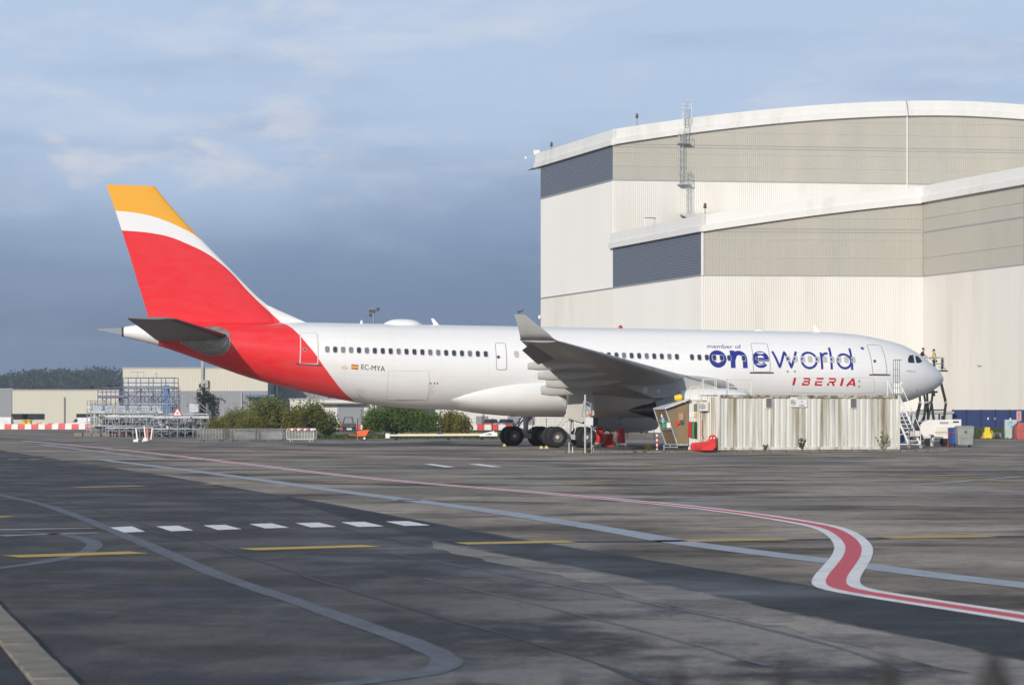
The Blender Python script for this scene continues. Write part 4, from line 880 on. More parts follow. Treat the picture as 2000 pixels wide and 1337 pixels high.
zb = AZ + 2.55; a = local(291, 627, 0); a.z = zb; b = Vector((local(548, 620, 0).x, 0, zb)); rings.append(foil(b, a, .085, 16, (0, 1, 0)))
rings[0] = [Vector((p.x, p.y * .9, p.z)) for p in rings[0]]
mb = MB(); mb.loft(rings); fin = mb.build('tail_fin', fin_m, plane, angle=50)
# dorsal fillet ahead of the fin
mb = MB(); rings = []
for px, py in ((500, 579), (518, 594), (540, 604.5), (564, 615), (582, 623), (604, 632)):
    p = local(px, py, 0); hgt = p.z - (AZ + 2.5); wid_ = .05 + .8 * ((px - 500) / 104) * (1 - (px - 500) / 104); rings.append([Vector((p.x, -wid_ * 1.2, AZ + 2.55)), Vector((p.x, -wid_ * .6, AZ + 2.55 + hgt * .55)), Vector((p.x, -.10, p.z - .05)), Vector((p.x, 0, p.z)), Vector((p.x, .10, p.z - .05)), Vector((p.x, wid_ * .6, AZ + 2.55 + hgt * .55)), Vector((p.x, wid_ * 1.2, AZ + 2.55))])
mb.loft(rings); mb.build('dorsal_fillet', fin_m, fin, angle=60)
# belly fairing
mb = MB(); rings = []; N2 = 40
for k in range(34):
    u = k / 33; t = -7.0 + 22.4 * u; e = min(1, max(.0, (t + 7.0) / 6.5)); g = min(1, max(0, (15.4 - t) / 7.0)); e = math.sqrt(1 - (1 - e) ** 2) if e < 1 else 1; g = math.sqrt(1 - (1 - g) ** 2) if g < 1 else 1; f = min(e, g)
    hw = 1.86 + (2.98 - 1.86) * f ** 1.9; hz = .35 + 1.12 * f; zc = 3.18 + .30 * f; ex = 2.3
    rings.append([Vector((t, -hw * math.copysign(abs(math.cos(a)) ** (2 / ex), math.cos(a)), zc + hz * math.copysign(abs(math.sin(a)) ** (2 / ex), math.sin(a)))) for a in [2 * math.pi * i / N2 for i in range(N2)]])
mb.loft(rings); bf = mb.build('belly_fairing', fairm, plane, angle=60)
# aerials on the roof
q = MB(); c0 = local(785, 634, 0).x; rings = []
for k in range(13):
    u = -1 + k / 6; r = max(.02, 1 - abs(u) ** 3.0); rings.append([Vector((c0 + u * 1.42, .62 * r * math.cos(a), AZ + 2.74 + .42 * r * math.sin(a))) for a in [math.pi * i / 10 for i in range(11)]])
q.loft(rings, closed=False); q.build('antenna_radome', jetwhite, plane, angle=60)
for px, h_, sw_, bs in ((704, .26, .0, .2), (851, .46, -.3, .42), (1597, .5, -.35, .5), (1480, .12, 0, .9)):
    x = local(px, 640, 0).x; q = MB(); z = AZ + 2.78; q.loft([foil((x + bs / 2, 0, z), (x - bs / 2, 0, z), .16, 6, (0, 1, 0)), foil((x + sw_ + bs * .22, 0, z + h_), (x + sw_ - bs * .22, 0, z + h_), .16, 6, (0, 1, 0))]); q.build('blade_antenna', jetwhite, plane)
q = MB(); x = local(1210, 640, 0).x; q.lathe([(.16, 0), (.15, .1), (.08, .2), (.01, .24)], (x, 0, AZ + 2.80), (0, 0, 1), 12); q.build('anticollision_beacon', redm, plane)
# landing gear
hub = M('wheel_hub', (.15, .14, .125), .5, .4, var=.25, scale=6); oleo = M('gear_paint', (.55, .55, .54), .4, var=.1)
def wheelmesh(r, w):
    mb = MB(); pr = [(r * .52, -w / 2), (r * .60, -w / 2 - .015), (r * .86, -w / 2 + .01), (r * .97, -w * .32), (r, -w * .12)]
    for k in (-.30, 0, .30): pass
    pr2 = [(a, -b) for a, b in reversed(pr)]; mb.lathe(pr + pr2, (0, 0, 0), (0, 1, 0), 36, 0, False)
    for s in (-1, 1):
        mb.lathe([(r * .53, s * w * .49), (r * .47, s * w * .47), (r * .44, s * w * .30), (r * .24, s * w * .26), (r * .20, s * w * .44), (.01, s * w * .46)], (0, 0, 0), (0, 1, 0), 28, 1, False)
        for k in range(8): a = k * math.pi / 4; mb.tube((r * .34 * math.cos(a), s * w * .26, r * .34 * math.sin(a)), (r * .34 * math.cos(a), s * w * .31, r * .34 * math.sin(a)), r * .05, 6, 1)
    return mb.mesh('wheel', [rubber, hub], angle=30)
WB, WN = wheelmesh(.69, .50), wheelmesh(.52, .38)
for s in (1, -1):
    y = -5.34 * s; g = MB(); g.tube((0, y, .70), (.05, y, 1.9), .17, 14); g.tube((.05, y, 1.75), (.15, y, 3.9), .26, 14); g.bar((-1.15, y, .72), (1.15, y, .69), .30, .34)
    for t in (-.99, .99): g.tube((t, y - .82, .69), (t, y + .82, .69), .13, 12)
    g.bar((.0, y, 1.5), (1.7, y, 3.5), .14); g.bar((.1, y, 2.2), (.3, y + 2.6 * s, 3.4), .18); g.bar((-.12, y, 1.1), (-.75, y, 1.35), .09); g.bar((-.75, y, 1.35), (-.15, y, 2.2), .09); g.tube((-.9, y, .9), (-.2, y, 1.8), .06, 8); g.path([(.2, y - .2, 2.4), (.5, y - .3, 1.6), (.3, y - .25, .9)], .03)
    go = g.build('landing_gear', oleo, plane); go['label'] = 'near main landing gear' if s > 0 else 'far main landing gear'
    for t in (-.99, .99):
        for o in (-.58, .58): link('wheel', WB, go, (t, y + o, .695))
    q = MB()
    if s > 0:
        pp = [local(*p, 5.95) for p in ((1111, 763), (1154, 763), (1160, 777), (1160.5, 810), (1136, 825.5), (1104.5, 815), (1108, 790))]
        q.prism(pp, (0, .07, 0)); q.build('gear_door', M('gear_door_cream', (.62, .60, .54), .4, var=.06), go, bevel=.015)
        q = MB(); q.prism([local(*p, 5.98) for p in ((1146, 781), (1156, 781), (1155, 812), (1148, 812))], (0, -.01, 0)); q.build('door_hinge_panel', lightline, go)
    else: q.prism([(-.9, 5.95, 3.9), (.9, 5.95, 3.9), (.9, 5.95, 2.2), (-.9, 5.95, 2.0)], (0, .07, 0)); q.build('gear_door', fairm, go)
g = MB(); nx = 22.18; g.tube((nx, 0, .55), (nx + .15, 0, 3.0), .14, 12); g.tube((nx, -.5, .52), (nx, .5, .52), .09, 10); g.bar((nx + .1, 0, 1.6), (nx + 1.5, 0, 3.0), .1); g.tube((nx, 0, 1.4), (nx + .1, 0, 2.6), .2, 12)
go = g.build('nose_gear', oleo, plane)
for o in (-.36, .36): link('wheel', WN, go, (nx, o, .70))
for o in (-.75, .75): MB().box((nx + .6, o, 2.15), (2.2, .05, .8)).build('gear_door', jetwhite, go)
for i, p in enumerate(((985, 871), (1057, 875.5), (1067, 875.5))):          # wheel chocks
    q = MB(); c = G(p[0], p[1]); q.prism([c + Vector((-.13, -.25, 0)), c + Vector((.13, -.25, 0)), c + Vector((.05, -.25, .17)), c + Vector((-.05, -.25, .17))], (0, .5, 0)); q.solo('wheel_chock', M('pale_yellow_chock', (.55, .50, .16), .6), ['yellow chock against the far bogie wheels', 'left yellow chock of the pair at the near bogie', 'right yellow chock of the pair at the near bogie'][i], 'chock', 'wheel chocks')
q = MB(); p = local(1007, 617, 29.92); q.lathe([(.01, -.16), (.06, -.08), (.07, .04), (.03, .14), (.045, .19), (.01, .26)], (0, 0, 0), (1, 0, .45), 10); q.lathe([(.01, 0), (.05, .05), (.05, .12), (.01, .18)], (.16, 0, .10), (1, 0, .3), 8); q.tube((-.02, 0, -.14), (0, 0, -.02), .01); q.add([(-.1, -.03, .03), (.08, -.05, .1), (-.25, -.08, .02)], [(0, 1, 2)])
bo = q.build('bird', dark); wp = Matrix.Translation((AX, AY, 0)) @ Matrix.Rotation(YAW, 4, 'Z') @ Matrix.Rotation(PIT, 4, 'Y') @ Vector((-10.05, -29.92, 7.66)); bo.location = wp; bo.scale = (.7, .7, .7); tag(bo, 'small dark bird perched on the winglet tip', 'bird')
# ---------------------------------------------------------------- people (a continuous skinned body each, clothes and hair as parts)
def skinned(name, joints, edges, mat, parent, root=0, sub=2):
    bm = bmesh.new(); ly = bm.verts.layers.skin.verify(); vs = []
    for i, (p, r) in enumerate(joints):
        v = bm.verts.new(p); v[ly].radius = (r, r) if not isinstance(r, tuple) else r; v[ly].use_root = (i == root); vs.append(v)
    for a, b in edges: bm.edges.new((vs[a], vs[b]))
    me = bpy.data.meshes.new(name); bm.to_mesh(me); bm.free(); me.materials.append(mat); o = link(name, me, parent)
    s = o.modifiers.new('skin', 'SKIN'); s.use_smooth_shade = True; d = o.modifiers.new('subdivision', 'SUBSURF'); d.levels = sub; d.render_levels = sub; return o
def person(loc, rz, label, top_m, leg_m, lean=0.0, arms=((.22, -.32, 1.02), (.22, .32, 1.02)), group=None, vest=False):
    t = thing('person', label, 'person', loc, group, rz); L = lean
    hx = .22 * L; J = [((0, 0, .95), (.15, .12)), ((.05 * L, 0, 1.12), (.14, .115)), ((.14 * L, 0, 1.36), (.165, .12)), ((hx, 0, 1.50), .065), ((hx + .02, 0, 1.58), (.075, .085)), ((hx + .03, 0, 1.68), (.085, .10)), ((hx + .02, 0, 1.755), (.06, .07))]; E = [(0, 1), (1, 2), (2, 3), (3, 4), (4, 5), (5, 6)]
    for s, tg in ((-1, arms[0]), (1, arms[1])):
        sh = Vector((.15 * L, s * .20, 1.42)); ha = Vector(tg); el = sh.lerp(ha, .5) + Vector((-.08, s * .05, -.07)); b = len(J)
        J += [(sh, .065), (el, .045), (ha, .032), (ha + (ha - el).normalized() * .09 + Vector((0, 0, -.01)), .028)]; E += [(2, b), (b, b + 1), (b + 1, b + 2), (b + 2, b + 3)]
        for q in range(4): fb = len(J); fd = (ha - el).normalized(); J.append((ha + fd * .16 + Vector((0, (q - 1.5) * .022, -.02)), .010)); E.append((b + 3, fb))
        fb = len(J); J.append((ha + Vector((.05, -s * .05, 0)), .011)); E.append((b + 2, fb))
        b = len(J); J += [((0, s * .10, .86), .085), ((.03, s * .11, .48), .058), ((-.01, s * .11, .09), .040), ((.13, s * .12, .035), .035)]; E += [(0, b), (b, b + 1), (b + 1, b + 2), (b + 2, b + 3)]
    skinned('body', J, E, skin, t)
    TJ = [((0, 0, .90), (.175, .14)), ((.05 * L, 0, 1.12), (.165, .135)), ((.14 * L, 0, 1.37), (.185, .14)), ((.18 * L, 0, 1.46), .09)]; TE_ = [(0, 1), (1, 2), (2, 3)]
    for s, tg in ((-1, arms[0]), (1, arms[1])):
        sh = Vector((.15 * L, s * .20, 1.42)); ha = Vector(tg); el = sh.lerp(ha, .5) + Vector((-.08, s * .05, -.07)); b = len(TJ)
        if vest: TJ += [(sh, .085)]; TE_ += [(2, b)]
        else: TJ += [(sh, .082), (el, .062), (ha, .045)]; TE_ += [(2, b), (b, b + 1), (b + 1, b + 2)]
    skinned('vest' if vest else 'jacket', TJ, TE_, top_m, t)
    if vest:
        AJ = []; AE = []
        for s, tg in ((-1, arms[0]), (1, arms[1])):
            sh = Vector((.15 * L, s * .20, 1.42)); ha = Vector(tg); el = sh.lerp(ha, .5) + Vector((-.08, s * .05, -.07)); b = len(AJ); AJ += [(sh, .072), (el, .056), (ha, .04)]; AE += [(b, b + 1), (b + 1, b + 2)]
        skinned('sleeves', AJ, AE, navy, t); MB().lathe([(.20, -.03), (.205, .03)], (.05 * L, 0, 1.08), (0, 0, 1), 18, cap=False).build('reflective_band', galv, t)
    LJ = [((0, 0, .93), (.165, .135))]; LE_ = []
    for s in (-1, 1): b = len(LJ); LJ += [((0, s * .10, .84), .10), ((.03, s * .11, .48), .075), ((-.01, s * .11, .10), .06)]; LE_ += [(0, b), (b, b + 1), (b + 1, b + 2)]
    skinned('trousers', LJ, LE_, leg_m, t)
    for s in (-1, 1): MB().loft([[Vector((x, s * .115 + w * k, z)) for k, z in ((-1, 0.0), (1, 0.0), (.8, h), (-.8, h))] for x, w, h in ((-.09, .04, .09), (.02, .05, .11), (.12, .05, .07), (.19, .03, .04))]).build('boot', black, t)
    MB().lathe([(.105, 0), (.112, .06), (.09, .12), (.02, .15)], (hx + .0, 0, 1.665), (-.15, 0, 1), 14).build('hair', hairm, t); MB().lathe([(.018, 0), (.022, .03), (.004, .075)], (hx + .105, 0, 1.60), (.5, 0, 1), 8).build('nose', skin, t)
    for s in (-1, 1): MB().lathe([(.002, -.012), (.013, 0), (.002, .012)], (hx + .108, s * .034, 1.655), (1, 0, 0), 8).build('eye', black, t); MB().lathe([(.005, -.012), (.03, 0), (.005, .012)], (hx + .02, s * .098, 1.635), (0, 1, 0), 8).build('ear', skin, t)
    MB().box((hx + .112, 0, 1.565), (.012, .045, .01)).build('mouth', M('lips', (.35, .12, .10), .5), t)
    return t
# ---------------------------------------------------------------- boom lift at the nose with two people in its basket
bd = 203.0; bx = X(1812, bd); lift = thing('boom_lift', 'black articulated boom lift with a basket at the aircraft nose', 'lift', (bx, bd, 0))
MB().box((.6, .5, .75), (4.6, 1.9, .7)).box((-.4, .5, 1.25), (1.9, 1.6, .5)).build('chassis', dark, lift, bevel=.06)
for x in (-1.1, 2.2):
    for y in (-.45, 1.45): link('wheel', WN, lift, (x, y, .52))
for k, (x0, x1, x2, y) in enumerate(((-1.05, -.6, -.75, 0), (-.35, -.15, -.6, .1), (.1, .05, -.1, .35), (.55, .30, .6, 0), (1.25, 1.5, .9, .2))):
    MB().bar((x0, y, 1.25), (x1, y, 3.2), .17, .24).build('lower_arm', black, lift); MB().bar((x1, y + .02, 3.15), (x2, y, 5.6), .15, .2).build('upper_arm', black, lift); MB().tube((x1, y - .14, 3.2), (x1, y + .14, 3.2), .10, 10).build('pivot', galv, lift)
MB().bar((-.9, .1, 2.55), (1.4, .1, 2.6), .1).bar((-.9, .1, 3.9), (.8, .1, 4.05), .16).bar((-.4, .1, 4.0), (-.1, .1, 5.8), .3).bar((.55, 0.2, 3.7), (.1, .2, 5.7), .18).build('cross_link', black, lift)
MB().tube((.0, -.1, 1.6), (.35, -.1, 3.6), .07, 8).tube((-.6, -.05, 1.5), (.2, -.05, 3.3), .06, 8).build('hydraulic_ram', black, lift)
bz = 5.75; MB().box((.25, .2, bz), (2.0, .95, .08)).build('basket_floor', dark, lift)
q = MB()
for z in (.55, 1.05): q.path([(-.75, -.27, bz + z), (1.25, -.27, bz + z), (1.25, .67, bz + z), (-.75, .67, bz + z), (-.75, -.27, bz + z)], .028)
for x in (-.75, -.08, .58, 1.25):
    for y in (-.27, .67): q.tube((x, y, bz), (x, y, bz + 1.05), .028)
q.build('basket_rail', galv, lift); MB().box((1.22, .2, bz + .55), (.1, .8, .85)).build('control_box', dark, lift, bevel=.03); MB().box((1.30, -.1, bz - .02), (.5, .5, .12)).build('step', black, lift)
person((bx - .52, bd + .2, bz + .04), R(-25), 'person in dark jacket with reddish hair in the basket, bending over the nose', navy, navy, .9, ((.38, -.22, 1.15), (.38, .22, 1.15)))
person((bx + .58, bd + .15, bz - .06), R(150), 'person in yellow high-visibility vest on the right side of the basket', hivis, navy, .3, ((.30, -.25, 1.10), (.26, .25, 1.05)), vest=True)
person((X(662, 404), 404, 0), R(-60), 'tiny person in yellow vest far behind, between the shrubs', hivis, navy, 0, vest=True)
# ---------------------------------------------------------------- pavement island with kerb stones
isl = MB(); ia, ib_ = G(1072, 884.5), G(1852, 881.2); dirv = (ib_ - ia).normalized()
isl.poly([(ia.x, ia.y + .22, .10), (ib_.x, ib_.y + .22, .10), (ib_.x, ib_.y + 5.5, .10), (ia.x + 3.5, ia.y + 6.0, .10), (ia.x, ia.y + 3.0, .10)]); isl = tag(isl.build('pavement_island', M('island_slab', (.16, .145, .12), .85, var=.35, scale=.8, dirt=(.06, .065, .05), dscale=.6, drange=(.45, .62)), smooth=False), kind='structure')
kn = 24; kL = (ib_ - ia).length / kn; random.seed(5)
for i in range(kn):
    a = ia + dirv * (kL * i + .015); b = ia + dirv * (kL * (i + 1) - .015); hgt = .115 + random.uniform(-.02, .012); q = MB(); q.prism([a, b, b + Vector((0, .24, 0)), a + Vector((0, .24, 0))], (0, 0, hgt)); q.build('kerb_stone', concrete, isl, bevel=.02)
# ---------------------------------------------------------------- site container
cpaint = M('stained_cream_container', (.69, .68, .63), .5, var=.05, scale=.7, dirt=(.27, .235, .15), dscale=.75, drange=(.47, .66), msc=(2.4, 2.4, .12)); rust = M('mossy_rust_edge', (.16, .13, .08), .85, var=.4, scale=2.5, dirt=(.55, .52, .44), dscale=2.2, drange=(.42, .6))
pa = Vector((X(1402, 141.6), 141.6, .12)); pb = Vector((X(1757, 145.4), 145.4, .12)); ang, L = frame_of(pa, pb); Hc = Zy(770.5, 141.6) - .12
ct = thing('site_container', 'long cream corrugated site container streaked with rust and moss, before the aircraft', 'container', pa); ct.rotation_euler = (0, 0, ang)
def ribs(L, z0, z1, pitch, dep, jit=0):
    mb = MB(); xs = []; x = 0
    while x < L - pitch * .5:
        for f, o in ((0, 0), (.52, 0), (.62, dep), (.90, dep)): xs.append((x + f * pitch, o))
        x += pitch
    xs.append((L, 0)); n = len(xs); mb.add([(a, o, z0) for a, o in xs] + [(a, o, z1) for a, o in xs], [(i, i + 1, n + i + 1, n + i) for i in range(n - 1)]); return mb
ribs(L - .3, .16, Hc - .12, .385, .045).build('wall', cpaint, ct).location = (.15, 0, 0)
for s, x in ((0, 0.0), (1, L)): o = ribs(2.44, .16, Hc - .12, .30, .04).build('end_wall', cpaint, ct); o.rotation_euler = (0, 0, R(90)); o.location = (x + (.05 if s == 0 else -.02), 0, 0)
MB().box((L / 2, 1.22, Hc - .03), (L + .1, 2.5, .06)).build('roof', rust, ct)
MB().box((L / 2, -.01, Hc - .09), (L, .1, .16)).build('top_rail', rust, ct, bevel=.02); MB().box((L / 2, -.01, .09), (L, .1, .17)).build('bottom_rail', cpaint, ct, bevel=.02)
for x in (.07, L - .07): MB().box((x, 0, Hc / 2), (.16, .13, Hc)).build('corner_post', cpaint, ct, bevel=.02)
wing_c = M('grey_window_pane', (.16, .17, .18), .3)
for px in (1499.5, 1672.5):
    x = (X(px, 143) - pa.x) / math.cos(ang); o = MB().box((x, -.01, Hc - .45), (.40, .10, .60)).build('window_frame', offwhite, ct); MB().box((x, -.066, Hc - .45), (.33, .02, .52)).build('window_pane', wing_c, o)
xs = (X(1570, 143) - pa.x); sg = MB().box((xs, -.05, Hc - .40), (1.08, .03, .56)).build('sign_board', white, ct); sg['label'] = 'white no smoking sign'
q = MB(); cx, cz = xs - .36, Hc - .42
q.lathe([(.13, 0), (.15, 0), (.15, .012), (.13, .012), (.13, 0)], (cx, -.068, cz), (0, -1, 0), 24, cap=False); q.bar((cx - .09, -.075, cz + .09), (cx + .09, -.075, cz - .09), .025, .01, up=(0, 1, 0)); q.bar((cx - .09, -.075, cz - .03), (cx + .07, -.075, cz + .05), .03, .01, up=(0, 1, 0)); q.build('no_smoking_symbol', blkp, sg)
for k, (w_, z_, wd_) in enumerate((('INTERDICTION', Hc - .24, .58), ('DE', Hc - .43, .10), ('FUMER', Hc - .64, .30))):
    me = textmesh(w_, .15); xx = [v.co.x for v in me.vertices]; x0, x1 = min(xx), max(xx)
    for v in me.vertices: u = (v.co.x - x0) / (x1 - x0) - .5; v.co = Vector((xs + .19 + u * wd_, -.07, z_ + v.co.y))
    me.materials.clear(); me.materials.append(blkp); link('sign_text', me, sg)
# annex with porch
ap = Vector((X(1345, 143), 143, .12)); an = thing('entrance_cabin', 'narrow cream ribbed cabin between the brown porch and the long container', 'cabin', ap); Ha = Zy(781, 143) - .12; Wa = X(1403, 143) - X(1345, 143)
ribs(Wa, .02, Ha, .155, .03).build('wall', cpaint, an); MB().box((Wa / 2, 1.1, Ha + .02), (Wa + .08, 2.3, .06)).build('roof', offwhite, an); o = ribs(2.2, .02, Ha, .2, .03).build('end_wall', cpaint, an); o.rotation_euler = (0, 0, R(90)); o.location = (.02, 0, 0)
MB().box((X(1358, 143) - ap.x, -.02, Ha - .42), (.17, .08, .42)).build('window', wing_c, an, bevel=.01); MB().box((X(1374.5, 143) - ap.x, -.14, Ha - .36), (.52, .34, .52)).build('air_conditioner', M('pale_unit', (.62, .62, .60), .5), an, bevel=.02)
q = MB(); q.lathe([(.14, 0), (.17, .005), (.17, .02), (.02, .03)], (X(1371, 143) - ap.x, -.31, Ha - .36), (0, -1, 0), 16); q.build('fan_grille', seam, an); MB().box((X(1384, 143) - ap.x, -.03, Ha - .36), (.17, .06, .5)).build('window', wing_c, an)
for px, m_, z0, z1 in ((1344.5, redm, .78, 1.62), (1348.5, redm, .70, 1.62), (1353.5, green, .68, 1.62), (1358.5, black, .66, 1.60)): MB().box((X(px, 143) - ap.x, -.10, (z0 + z1) / 2), (.105, .07, z1 - z0)).build('equipment_board', m_, an, bevel=.01)
for px, m_ in ((1349, white), (1353.5, white), (1357.5, yellow)): MB().box((X(px, 143) - ap.x, -.03, 1.98), (.09, .02, .24)).build('notice', m_, an)
MB().tube((X(1371, 143) - ap.x, -.06, .85), (X(1371, 143) - ap.x, -.06, 1.75), .018).bar((X(1371, 143) - ap.x, -.06, .85), (X(1374, 143) - ap.x, -.06, .65), .08, .02).build('fire_rake', redm, an)
q = MB()
for px in (1366.5, 1369.5): q.tube((X(px, 143) - ap.x, -.10, .5), (X(px, 143) - ap.x, -.10, Ha + .05), .014)
for k in range(9): q.tube((X(1366.5, 143) - ap.x, -.10, .6 + k * .27), (X(1369.5, 143) - ap.x, -.10, .6 + k * .27), .012)
q.build('wall_ladder', offwhite, an)
for i, (x0, x1, y0, y1, d, lb) in enumerate(((1349, 1366, 755, 781, 143.5, 'small pale guard rail on the cabin roof above the porch'), (1374, 1399, 740, 770.5, 142.5, 'white guard rail on the left end of the container roof'), (1423, 1468, 740, 770.5, 143.2, 'wide thin guard rail on the container roof under the word member'))):
    q = MB(); za, zb_ = Zy(y0, d), Zy(y1, d); a, b = X(x0, d), X(x1, d); q.path([(a, d, zb_), (a, d, za), (b, d, za), (b, d, zb_)], .024); q.path([(a, d + 1.0, zb_), (a, d + 1.0, za), (b, d + 1.0, za), (b, d + 1.0, zb_)], .024); q.path([(a, d, (za + zb_) / 2), (b, d, (za + zb_) / 2)], .02)
    for xx in (a, b): q.tube((xx, d, za), (xx, d + 1.0, za), .024)
    q.solo('guard_rail', offwhite, lb, 'railing', 'roof guard rails')
po = thing('porch', 'brown plywood porch with slanting metal frame and sloped roof left of the container', 'porch', (X(1322, 143), 143.5, .12))
PB = [at(1300, 799, 142.9), at(1344.5, 783, 142.9), at(1344.5, 868, 142.9), at(1323, 868, 142.9)]; PA = [at(1277.5, 800, 145.2), at(1300, 799, 142.9), at(1323, 868, 142.9), at(1300.5, 867, 145.2)]
MB().prism(PB, (0, .05, 0)).build('plywood_panel', ply, po, True); MB().prism(PA, (.05, .05, 0)).build('plywood_panel', ply, po, True)
MB().prism([at(1276, 799.5, 145.3), at(1299, 798.5, 142.6), at(1346, 781, 142.6), at(1345, 781, 145.3)], (0, 0, .10)).build('roof', M('porch_sheet_roof', (.55, .56, .58), .4), po, True)
q = MB()
for a, b in (((1300, 799, 142.85), (1323, 868, 142.85)), ((1277.5, 800, 145.15), (1300.5, 867, 145.15)), ((1323, 868, 142.85), (1344.5, 868, 142.85)), ((1300.5, 867, 145.15), (1323, 868, 142.85)), ((1284, 822, 145.1), (1308, 824, 142.8)), ((1291, 838, 145.1), (1313, 838, 142.8))): q.bar(at(*a), at(*b), .07)
q.build('frame', galv, po, True)
q = MB()
for px in (1297, 1309, 1323): q.tube((X(px, 142.6), 142.6, .12), at(px, 868, 142.6), .03); 
q.path([at(1297, 868, 142.6), at(1323, 868, 142.6)], .03); q.path([at(1297, 873, 142.5), at(1323, 873, 142.5)], .03); q.bar(at(1297, 873, 142.3), at(1323, 873, 142.3), .3, .03); q.build('step_frame', galv, po, True)
for x0, y0, x1, y1, d, m_ in ((1291, 808, 1300, 814, 144.0, white), (1292, 815, 1300, 825, 143.9, M('pale_blue_notice', (.20, .45, .65), .5)), (1293, 825, 1300, 835, 143.9, M('green_notice', (.03, .32, .16), .5)), (1326, 807, 1335, 820, 142.84, M('cardboard_notice', (.36, .26, .14), .6)), (1328, 822, 1335, 828, 142.84, dark), (1302, 825, 1310, 835, 142.8, offwhite)):
    a, b = at(x0, y0, d), at(x1, y1, d); MB().box(((a.x + b.x) / 2, d - .03, (a.z + b.z) / 2), (b.x - a.x, .02, a.z - b.z)).build('notice', m_, po, True)
c = at(1322.5, 825.5, 142.84); MB().prism([c + Vector((0, -.04, .16)), c + Vector((.16, -.04, 0)), c + Vector((0, -.04, -.16)), c + Vector((-.16, -.04, 0))], (0, .02, 0)).build('hazard_diamond', red, po, True)
q = MB(); c = at(1325, 776, 143.6); q.lathe([(.16, -.2), (.18, -.05), (.20, .1), (.17, .22), (.05, .28)], (0, 0, 0), (.8, -.2, .1), 14); q.tube((0, 0, -.14), (0, 0, -.6), .05); o = q.build('warning_beacon', yellow, an); o.location = c - ap
# red water tank
q = MB(); d = 141.2; prof = [(1350, 880), (1350, 867), (1353, 864.5), (1378, 862), (1384, 860), (1386, 852), (1389, 849), (1396, 849), (1398.5, 852), (1399, 874), (1392, 880)]
q.prism([Vector((X(a, d), d, Zy(b, d))) for a, b in prof], (0, .6, 0)); o = q.solo('fuel_caddy', red, 'red plastic tank with raised end standing before the container', 'tank', bevel=.05)
q = MB()
for a in (1358, 1363, 1368): c = at(a, 868, d); q.box((c.x - LOC[o].x, -.33 + .0, c.z - LOC[o].z - .16), (.06, .05, .28))
q.build('rib', redm, o)
for a in ((1389, 855), (1395, 855)): c = at(*a, d); q = MB(); q.lathe([(.045, 0), (.045, .03)], (c.x - LOC[o].x, -.30, c.z - LOC[o].z), (0, -1, 0), 12); q.build('bolt_cap', white, o)
# bollard, drums, service post
t = thing('striped_post', 'short red and white striped marker post left of the porch', 'post', G(1283.5, 880))
for k in range(7): MB().tube((0, 0, k * .14), (0, 0, k * .14 + .14), .058, 12).build('stripe', red if k % 2 else white, t)
def drum(px, d, r, h, label, trolley=True, z=.28):
    t = thing('drum_trolley', label, 'drum', (X(px, d), d, 0), 'red drums under the wing')
    q = MB(); pr = [(r * .97, z), (r, z + .03)]
    for k in (.33, .66): pr += [(r, z + h * k - .03), (r * 1.04, z + h * k), (r, z + h * k + .03)]
    q.lathe(pr + [(r, z + h - .03), (r * .97, z + h), (r * .9, z + h - .02)], (0, 0, 0), (0, 0, 1), 22); q.build('drum', red, t)
    q = MB(); q.box((0, 0, z - .06), (r * 2.6, r * 2.3, .08)); q.path([(-r * 1.25, 0, z), (-r * 1.3, 0, z + h * .9), (-r * 1.05, 0, z + h)], .025); q.build('trolley', galv if trolley else redm, t)
    for sx in (-1, 1):
        for sy in (-1, 1): MB().lathe([(.02, -.03), (.10, -.03), (.10, .03), (.02, .03)], (sx * r * 1.1, sy * r * .95, .10), (0, 1, 0), 12).build('caster', dark, t)
    return t
drum(1171.5, 172, .27, 1.05, 'dark red drum, leftmost of the three beside the nose-side wheel'); drum(1188, 169, .34, .75, 'squat red drum with a bent hose between two taller ones', False, .12); drum(1213, 168, .27, 1.0, 'tall bright red drum on a grey trolley at the right')
q = MB(); c = Vector((X(1188, 168.6), 168.5, .9)); q.path([c + Vector((-.3, 0, .1)), c + Vector((-.1, -.2, .25)), c + Vector((.15, -.2, .1)), c + Vector((.3, -.1, -.4)), c + Vector((.45, -.1, -.7))], .05, 8); q.solo('hose', redm, 'red hose draped over the squat drum', 'hose')
t = thing('work_platform', 'small grey rolling tray hanging below the belly right of the wheels', 'platform', (X(1217, 171), 171, 0)); MB().prism([at(1208, 803, 171), at(1223, 802.5, 171), at(1222, 815, 171), at(1209, 820, 171)], (0, .06, 0)).build('flap_panel', M('grey_belly_flap', (.40, .39, .36), .5), t, True); MB().path([at(1213, 818, 171), at(1214, 828, 171), at(1216, 838, 171)], .02).bar(at(1219, 815, 171), at(1220, 840, 171), .05).build('strut', galv, t, True)
c = G(1140, 884, .10); t = thing('service_post', 'galvanised service post with box, lamp frame and low rails beside the near wheels', 'post', c)
MB().tube((X(1143, c.y) - c.x, 0, 0), (X(1143, c.y) - c.x, 0, 3.05), .055, 10).build('pole', galv, t); MB().tube((X(1155.5, c.y) - c.x, .1, 0), (X(1155.5, c.y) - c.x, .1, 2.6), .04, 8).build('pole', galv, t)
q = MB(); q.path([at(1136, 812, c.y) - c, at(1141, 782, c.y) - c, at(1153, 788, c.y) - c, at(1155, 811, c.y) - c, at(1136, 812, c.y) - c], .035); q.path([at(1141, 782, c.y) - c, at(1154, 811, c.y) - c], .025); q.path([at(1139, 800, c.y) - c, at(1153, 800, c.y) - c], .02); q.build('lamp_frame', galv, t)
